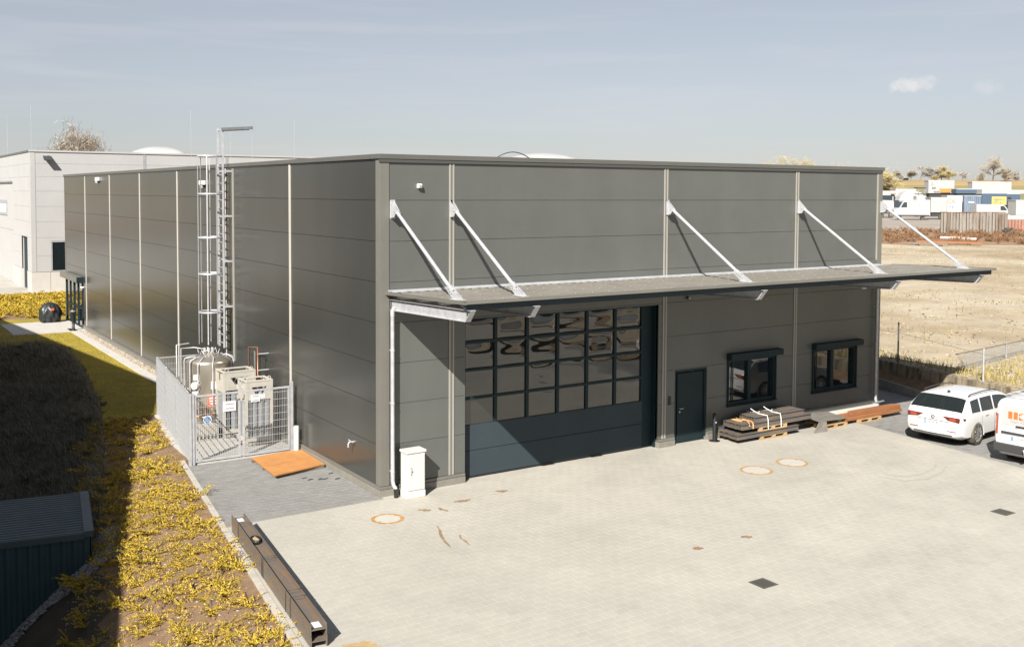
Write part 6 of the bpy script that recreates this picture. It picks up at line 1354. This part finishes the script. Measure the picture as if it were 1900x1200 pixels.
def fwheels(t, pxs, D, r=0.45, off=0.3):
    for px in pxs:
        p = at(px, 361, D); zb = float(field_z(D)); c = Vector((p[0], p[1], zb+r))+FF_*off; b = MB(); b.tube([c-FF_*0.15, c+FF_*0.15], r, 14); b.build('wheel', 'rubber', t)
def ftext(body, t, px, py, D, size, m): 
    p = at(px, py, D-0.06); text(body, 'lettering', m, t, frame_m(p, (E2[0], E2[1], 0), (0, 0, 1)), size, local=False, extrude=0.01)
def trailer(label, px0, px1, py0, py1, D, depth, m, cat='trailer', name='box_trailer', wheels=True, ribs=0):
    a = at((px0+px1)/2, 361, D); zb = float(field_z(D)); t = thing(name, label, cat, (a[0], a[1], zb), 0, 'vehicles in the far yard')
    fbox(MB(), px0, px1, py0, py1, D, depth).build('box', m, t); ch = MB(); w_ = (px1-px0)*0.04; zt = at(px0, py1, D)[2]
    fbox(ch, px0+w_, px1-w_, py1-1, py1, D+0.3, depth-0.6, zb+0.55 if zt > zb+0.6 else zb+0.2); 
    if zt > zb+0.6: ch.build('chassis', 'dark_trim', t)
    if wheels: fwheels(t, (px0+(px1-px0)*0.72, px0+(px1-px0)*0.86), D, 0.48)
    fb_ = MB(); fbox(fb_, px0-0.3, px1+0.3, py0-0.8, py0+0.6, D-0.04, depth+0.1); fb_.build('roof_rail', 'far_white', t)
    for i in range(ribs):
        x = px0+(px1-px0)*(i+0.5)/ribs; rb = MB(); fbox(rb, x-0.25, x+0.25, py0+0.8, py1-0.5, D-0.07, 0.06); rb.build('rib', m, t)
    return t
t = trailer('white box trailer with an orange boat picture on its side', 1722.5, 1771, 335.5, 358.5, 232, 2.5, 'far_white')
b = MB(); p = [at(x, y, 231.9) for x, y in ((1743, 350), (1767, 350), (1763, 357.5), (1745, 357.5))]; q = [Vector(v)-FF_*0.03 for v in p]; b.hexa([p[3], p[2], q[2], q[3], p[0], p[1], q[1], q[0]]); b.build('boat_picture', 'boat_orange', t)
ftext('0', t, 1730, 341.5, 231.9, 0.9, 'logo_faded'); ftext('24h', t, 1733, 349, 231.9, 0.6, 'ink'); ftext('boote', t, 1738, 355.5, 231.9, 0.55, 'ink')
trailer('long white trailer top at the back right of the far yard', 1804, 1877, 338, 352.5, 246, 2.5, 'far_white', wheels=False)
trailer('dark blue trailer behind the blue container in the far yard', 1774, 1823, 351, 359, 226, 2.5, 'blue_tarp', wheels=False)
t = trailer('long dark blue curtain trailer with a yellow banner', 1822, 1893, 359.5, 381, 205, 2.6, 'blue_tarp')
bb_ = MB(); fbox(bb_, 1840, 1867.5, 365, 380, 204.9, 0.05); bb_.build('banner', 'banner_yellow', t)
ftext('VERKAUF', t, 1853.5, 369.5, 204.8, 0.55, 'ink_grey'); ftext('07161', t, 1853.5, 375, 204.8, 0.75, 'ink_grey'); bb_ = MB(); fbox(bb_, 1869.5, 1876.5, 366, 379, 204.9, 0.05); bb_.build('poster', 'ink', t); bb_ = MB(); fbox(bb_, 1872, 1875, 372.5, 378, 204.8, 0.05); bb_.build('poster_figure', 'banner_yellow', t)
bb_ = MB(); fbox(bb_, 1822, 1900, 352.5, 359, 205.2, 2.3); bb_.build('white_top', 'far_white', t)
t = trailer('light blue ribbed shipping container in the far yard', 1788.5, 1821, 363.5, 394, 188, 2.5, 'blue_box', 'container', 'shipping_container', False, 9)
bb_ = MB(); fbox(bb_, 1797, 1808, 374.5, 376.5, 187.85, 0.04); bb_.build('white_lettering_bar', 'sign_white', t)
t = trailer('off-white box trailer with a round orange emblem', 1757.5, 1786, 363.5, 394, 184, 2.5, 'white_grp')
ftext('CK', t, 1765.5, 373.5, 183.9, 1.1, 'logo_faded'); ftext('cargo', t, 1765, 383, 183.9, 0.5, 'sign_blue'); bb_ = MB(); fbox(bb_, 1785.5, 1787.3, 374, 393, 183.8, 0.1); bb_.build('door_post', 'anthracite', t)
trailer('plain white box body beside the white panel van', 1727, 1757, 367, 394, 181, 2.5, 'far_white', 'truck', 'box_truck')
def panel_van(label, px0, px1, py0, py1, D, nose):
    """side-on panel van, nose = -1 when it points left"""
    a = at((px0+px1)/2, 361, D); zb = float(field_z(D)); t = thing('panel_van', label, 'van', (a[0], a[1], zb), 0, 'vehicles in the far yard')
    W_ = px1-px0; H = py1-py0
    def X(u): return px0+W_*u if nose < 0 else px1-W_*u
    prof = [(0.0, 0.96), (0.0, 0.62), (0.05, 0.54), (0.15, 0.46), (0.25, 0.10), (0.29, 0.02), (1.0, 0.0), (1.0, 0.96)]
    b = MB(); V = [at(X(u), py0+H*v, D) for u, v in prof]; n_ = len(V); V2 = [Vector(v)+FF_*2.0 for v in V]
    b.add(list(V)+V2, [tuple(range(n_)), tuple(range(n_, 2*n_))[::-1]]+[(i, (i+1) % n_, n_+(i+1) % n_, n_+i) for i in range(n_)]); b.build('body', 'far_white', t)
    b = MB(); q = [at(X(u), py0+H*v, D-0.05) for u, v in ((0.19, 0.44), (0.36, 0.44), (0.36, 0.14), (0.275, 0.14))]; q2 = [Vector(v)+FF_*0.04 for v in q]; b.hexa(list(q)+q2); b.build('side_window', 'far_glass', t)
    b = MB(); q = [Vector(at(X(u), py0+H*v, D-0.0)) for u, v in ((0.145, 0.45), (0.245, 0.11))]; o_ = Vector((FR.x, FR.y, 0))*(-0.05 if nose < 0 else 0.05); b.hexa([q[0]+FF_*0.15+o_, q[0]+FF_*1.85+o_, q[0]+FF_*1.85, q[0]+FF_*0.15, q[1]+FF_*0.2+o_, q[1]+FF_*1.8+o_, q[1]+FF_*1.8, q[1]+FF_*0.2]); b.build('windscreen', 'far_glass', t)
    for u in (0.42, 0.70): b = MB(); fbox(b, X(u)-0.12, X(u)+0.12, py0+H*0.12, py0+H*0.9, D-0.03, 0.02); b.build('door_gap', 'far_grey', t)
    b = MB(); fbox(b, min(X(0.02), X(0.98)), max(X(0.02), X(0.98)), py0+H*0.90, py0+H*0.97, D-0.04, 2.0); b.build('sill', 'dark_trim', t)
    fwheels(t, (X(0.17), X(0.80)), D, 0.36, 0.1); return t
panel_van('white panel van facing left, above the scrub', 1659, 1726, 371, 402, 178, -1)
panel_van('white van facing right in front of the yellow banner', 1812, 1882, 379, 404, 160, 1)
trailer('white box body cut by the right picture edge', 1885, 1912, 372, 399, 152, 2.5, 'far_white', 'truck', 'box_truck')
a = at(1650, 361, 190); t = thing('truck_cab', 'white truck cab with dark windscreen beside the dark hall corner', 'truck', (a[0], a[1], float(field_z(190))), 0, 'vehicles in the far yard')
b = MB(); fbox(b, 1633, 1659, 358, 388, 190, 2.4); b.build('cab', 'far_white', t); b = MB(); fbox(b, 1635, 1656, 362.5, 371, 189.9, 0.08); b.build('windscreen', 'far_glass', t); b = MB(); fbox(b, 1634, 1658, 380, 389, 189.7, 0.3); b.build('bumper', 'far_grey', t); b = MB(); fbox(b, 1658.5, 1661, 362, 372, 189.8, 0.2); b.build('mirror', 'dark_trim', t); b = MB(); fbox(b, 1654, 1662, 359.5, 361, 189.6, 0.4); b.build('sun_visor', 'rust', t); fwheels(t, (1637, 1655), 190, 0.48)
a = at(1693, 361, 212); t = thing('tarpaulin_truck', 'truck with a rounded white tarpaulin behind the white van', 'truck', (a[0], a[1], float(field_z(212))), 0, 'vehicles in the far yard')
b = MB(); pf = [(1668, 372), (1671, 364), (1677, 357.5), (1684, 355), (1702, 355.5), (1710, 358), (1714, 364), (1716, 372)]; V = [at(u, v, 212) for u, v in pf]; n_ = len(V); V2 = [Vector(v)+FF_*2.4 for v in V]; b.add(list(V)+V2, [tuple(range(n_)), tuple(range(n_, 2*n_))[::-1]]+[(i, (i+1) % n_, n_+(i+1) % n_, n_+i) for i in range(n_)]); b.build('tarpaulin', 'far_white', t); b = MB(); fbox(b, 1668, 1716, 372, 386, 212.1, 2.3); b.build('side_boards', 'blue_tarp', t); fwheels(t, (1675, 1708), 212, 0.48)
a = at(1704, 361, 200); t = thing('forklift', 'dark lifting machine with open roof frame among the far trucks', 'forklift', (a[0], a[1], float(field_z(200))), 0, 'vehicles in the far yard')
b = MB()
for x in (1704.5, 1716): fbox(b, x-0.7, x+0.7, 348.5, 372, 200, 0.15)
b.build('mast', 'far_grey', t); b = MB(); fbox(b, 1702, 1718.5, 348, 350, 199.9, 1.6); b.build('roof_frame', 'dark_trim', t); b = MB(); fbox(b, 1698, 1720, 359.5, 361, 199.9, 0.3); b.build('cross_arm', 'dark_trim', t); b = MB(); fbox(b, 1701, 1719, 364, 371, 199.8, 1.8); b.build('body', 'far_grey', t); fwheels(t, (1703, 1717), 200, 0.5)
trailer('grey flat roof of a low shed behind the tarpaulin truck', 1662, 1700, 351.5, 362, 240, 3, 'far_grey', 'shed', 'low_shed', False)
trailer('white low container at the left of the far yard', 1636, 1672, 355, 366, 225, 2.5, 'far_white', 'container', 'site_container', False)
# rusty sheet fence, individual sheets
a = at(1805, 361, 131); t = thing('sheet_metal_fence', 'rusty corrugated sheet fence at the end of the sandy field', 'fence', (a[0], a[1], float(field_z(131))))
x = 1746.0; i = 0
while x < 1866:
    w_ = random.uniform(5.2, 7.2); b = MB(); y0_ = 394.5+0.012*(x-1746)+random.uniform(-0.5, 0.5); nr = 5
    dpt = random.uniform(-0.08, 0.08)
    for r_ in range(nr): fbox(b, x+w_*r_/nr, x+w_*(r_+0.62)/nr, y0_, 434, 131+dpt, 0.06)
    fbox(b, x, x+w_-0.1, y0_+0.3, 434, 131.07+dpt, 0.03); b.build('metal_sheet', 'rusty_sheet', t)
    if random.random() < 0.45: b = MB(); fbox(b, x-0.5, x+0.4, 393.5, 435, 130.85, 0.12); b.build('post', 'rust', t)
    x += w_
b = MB(); fbox(b, 1745, 1866, 393.6, 394.8, 131.2, 0.1); b.build('top_rail', 'rust', t)
a = at(1886, 361, 137); t = thing('rusty_container', 'reddish open container with white rim at the right edge', 'container', (a[0], a[1], float(field_z(137)))); b = MB(); fbox(b, 1866, 1915, 407, 431, 137, 2.4); b.build('box', 'red_box', t); b = MB(); fbox(b, 1866, 1915, 400, 407.5, 136.9, 2.5); b.build('rim', 'far_white', t)
for i in range(6): b = MB(); fbox(b, 1871+i*6, 1872+i*6, 408, 430, 136.85, 0.1); b.build('rib', 'red_box', t)
a = at(1873, 361, 127); t = thing('tyre_stack', 'pile of dark tyres beside the sheet fence', 'tyres', (a[0], a[1], float(field_z(127))))
for i, (px, k_) in enumerate(((1869, 0), (1876, 0), (1872, 1), (1869, 2), (1878, 1), (1873, 3))):
    p = at(px, 361, 127); c = (p[0], p[1], float(field_z(127))+0.2+0.24*k_); b = MB(); b.tube([(c[0]+0.38*math.cos(2*math.pi*j/16), c[1]+0.38*math.sin(2*math.pi*j/16), c[2]) for j in range(17)], 0.14, 6, caps=False); b.build('tyre', 'rubber', t)
for i, (px0, px1, py, D, m_, lb) in enumerate(((1682, 1800, 441.5, 120, 'rust', 'long rusty steel section lying at the field edge, longest'), (1700, 1822, 446.5, 117, 'rust_bar', 'orange-brown steel length lying in front of the longest section'), (1745, 1812, 437.5, 122, 'white_grp', 'pale plank lying behind the rusty steel lengths'), (1770, 1795, 436, 123, 'rust_orange', 'short orange plate lying on the pale plank'), (1688, 1760, 449, 115, 'bark', 'dark timber length lying nearest the sandy field'))):
    A1 = at(px0, py, D); B1 = at(px1, py+3.0, D-2); zb = float(field_z(D)); b = MB(); b.bar((A1[0], A1[1], zb+0.3), (B1[0], B1[1], zb+0.22), 0.5, 0.22); fo = tag(b.build('steel_length', m_), lb, 'scrap', 'lengths lying at the field edge')
    for q in (0.2, 0.8): MB().box(A1[0]+(B1[0]-A1[0])*q-0.15, A1[0]+(B1[0]-A1[0])*q+0.15, A1[1]+(B1[1]-A1[1])*q-0.15, A1[1]+(B1[1]-A1[1])*q+0.15, zb-0.3, zb+0.16).build('support', 'bark', fo)
a = at(1682, 361, 428); zb = float(field_z(428)); t = thing('field_hut', 'tiny dark hut on the horizon between the trees', 'hut', (a[0], a[1], zb)); b = MB(); fbox(b, 1677.5, 1686.5, 330.5, 332, 428, 3); b.build('roof', 'anthracite', t); b = MB(); fbox(b, 1678.5, 1685.5, 332, 336.5, 428.5, 2); b.build('wall', 'post_dark', t)
p = at(1666, 296, 900); zb = 13.0; t = thing('power_pylon', 'faint lattice power pylon far beyond the trees', 'pylon', (p[0], p[1], zb)); b = MB(); H_ = p[2]-zb; P0 = Vector((p[0], p[1], zb))
for s_ in (-1, 1): b.tube([P0+FR*s_*3.0, P0+FR*s_*0.6+Vector((0, 0, H_*0.7)), P0+Vector((0, 0, H_))], 0.16, 4)
for k_ in range(7): b.tube([P0+FR*(3.0-0.34*k_)*(1 if k_ % 2 else -1)+Vector((0, 0, H_*0.1*k_)), P0+FR*(2.66-0.34*k_)*(-1 if k_ % 2 else 1)+Vector((0, 0, H_*0.1*(k_+1)))], 0.09, 3)
b.build('lattice', 'galv_dull', t); b = MB()
for zf, w_ in ((0.72, 9), (0.86, 7)): b.tube([P0+FR*-w_+Vector((0, 0, H_*zf)), P0+FR*w_+Vector((0, 0, H_*zf))], 0.14, 4)
b.build('cross_arm', 'galv_dull', t)
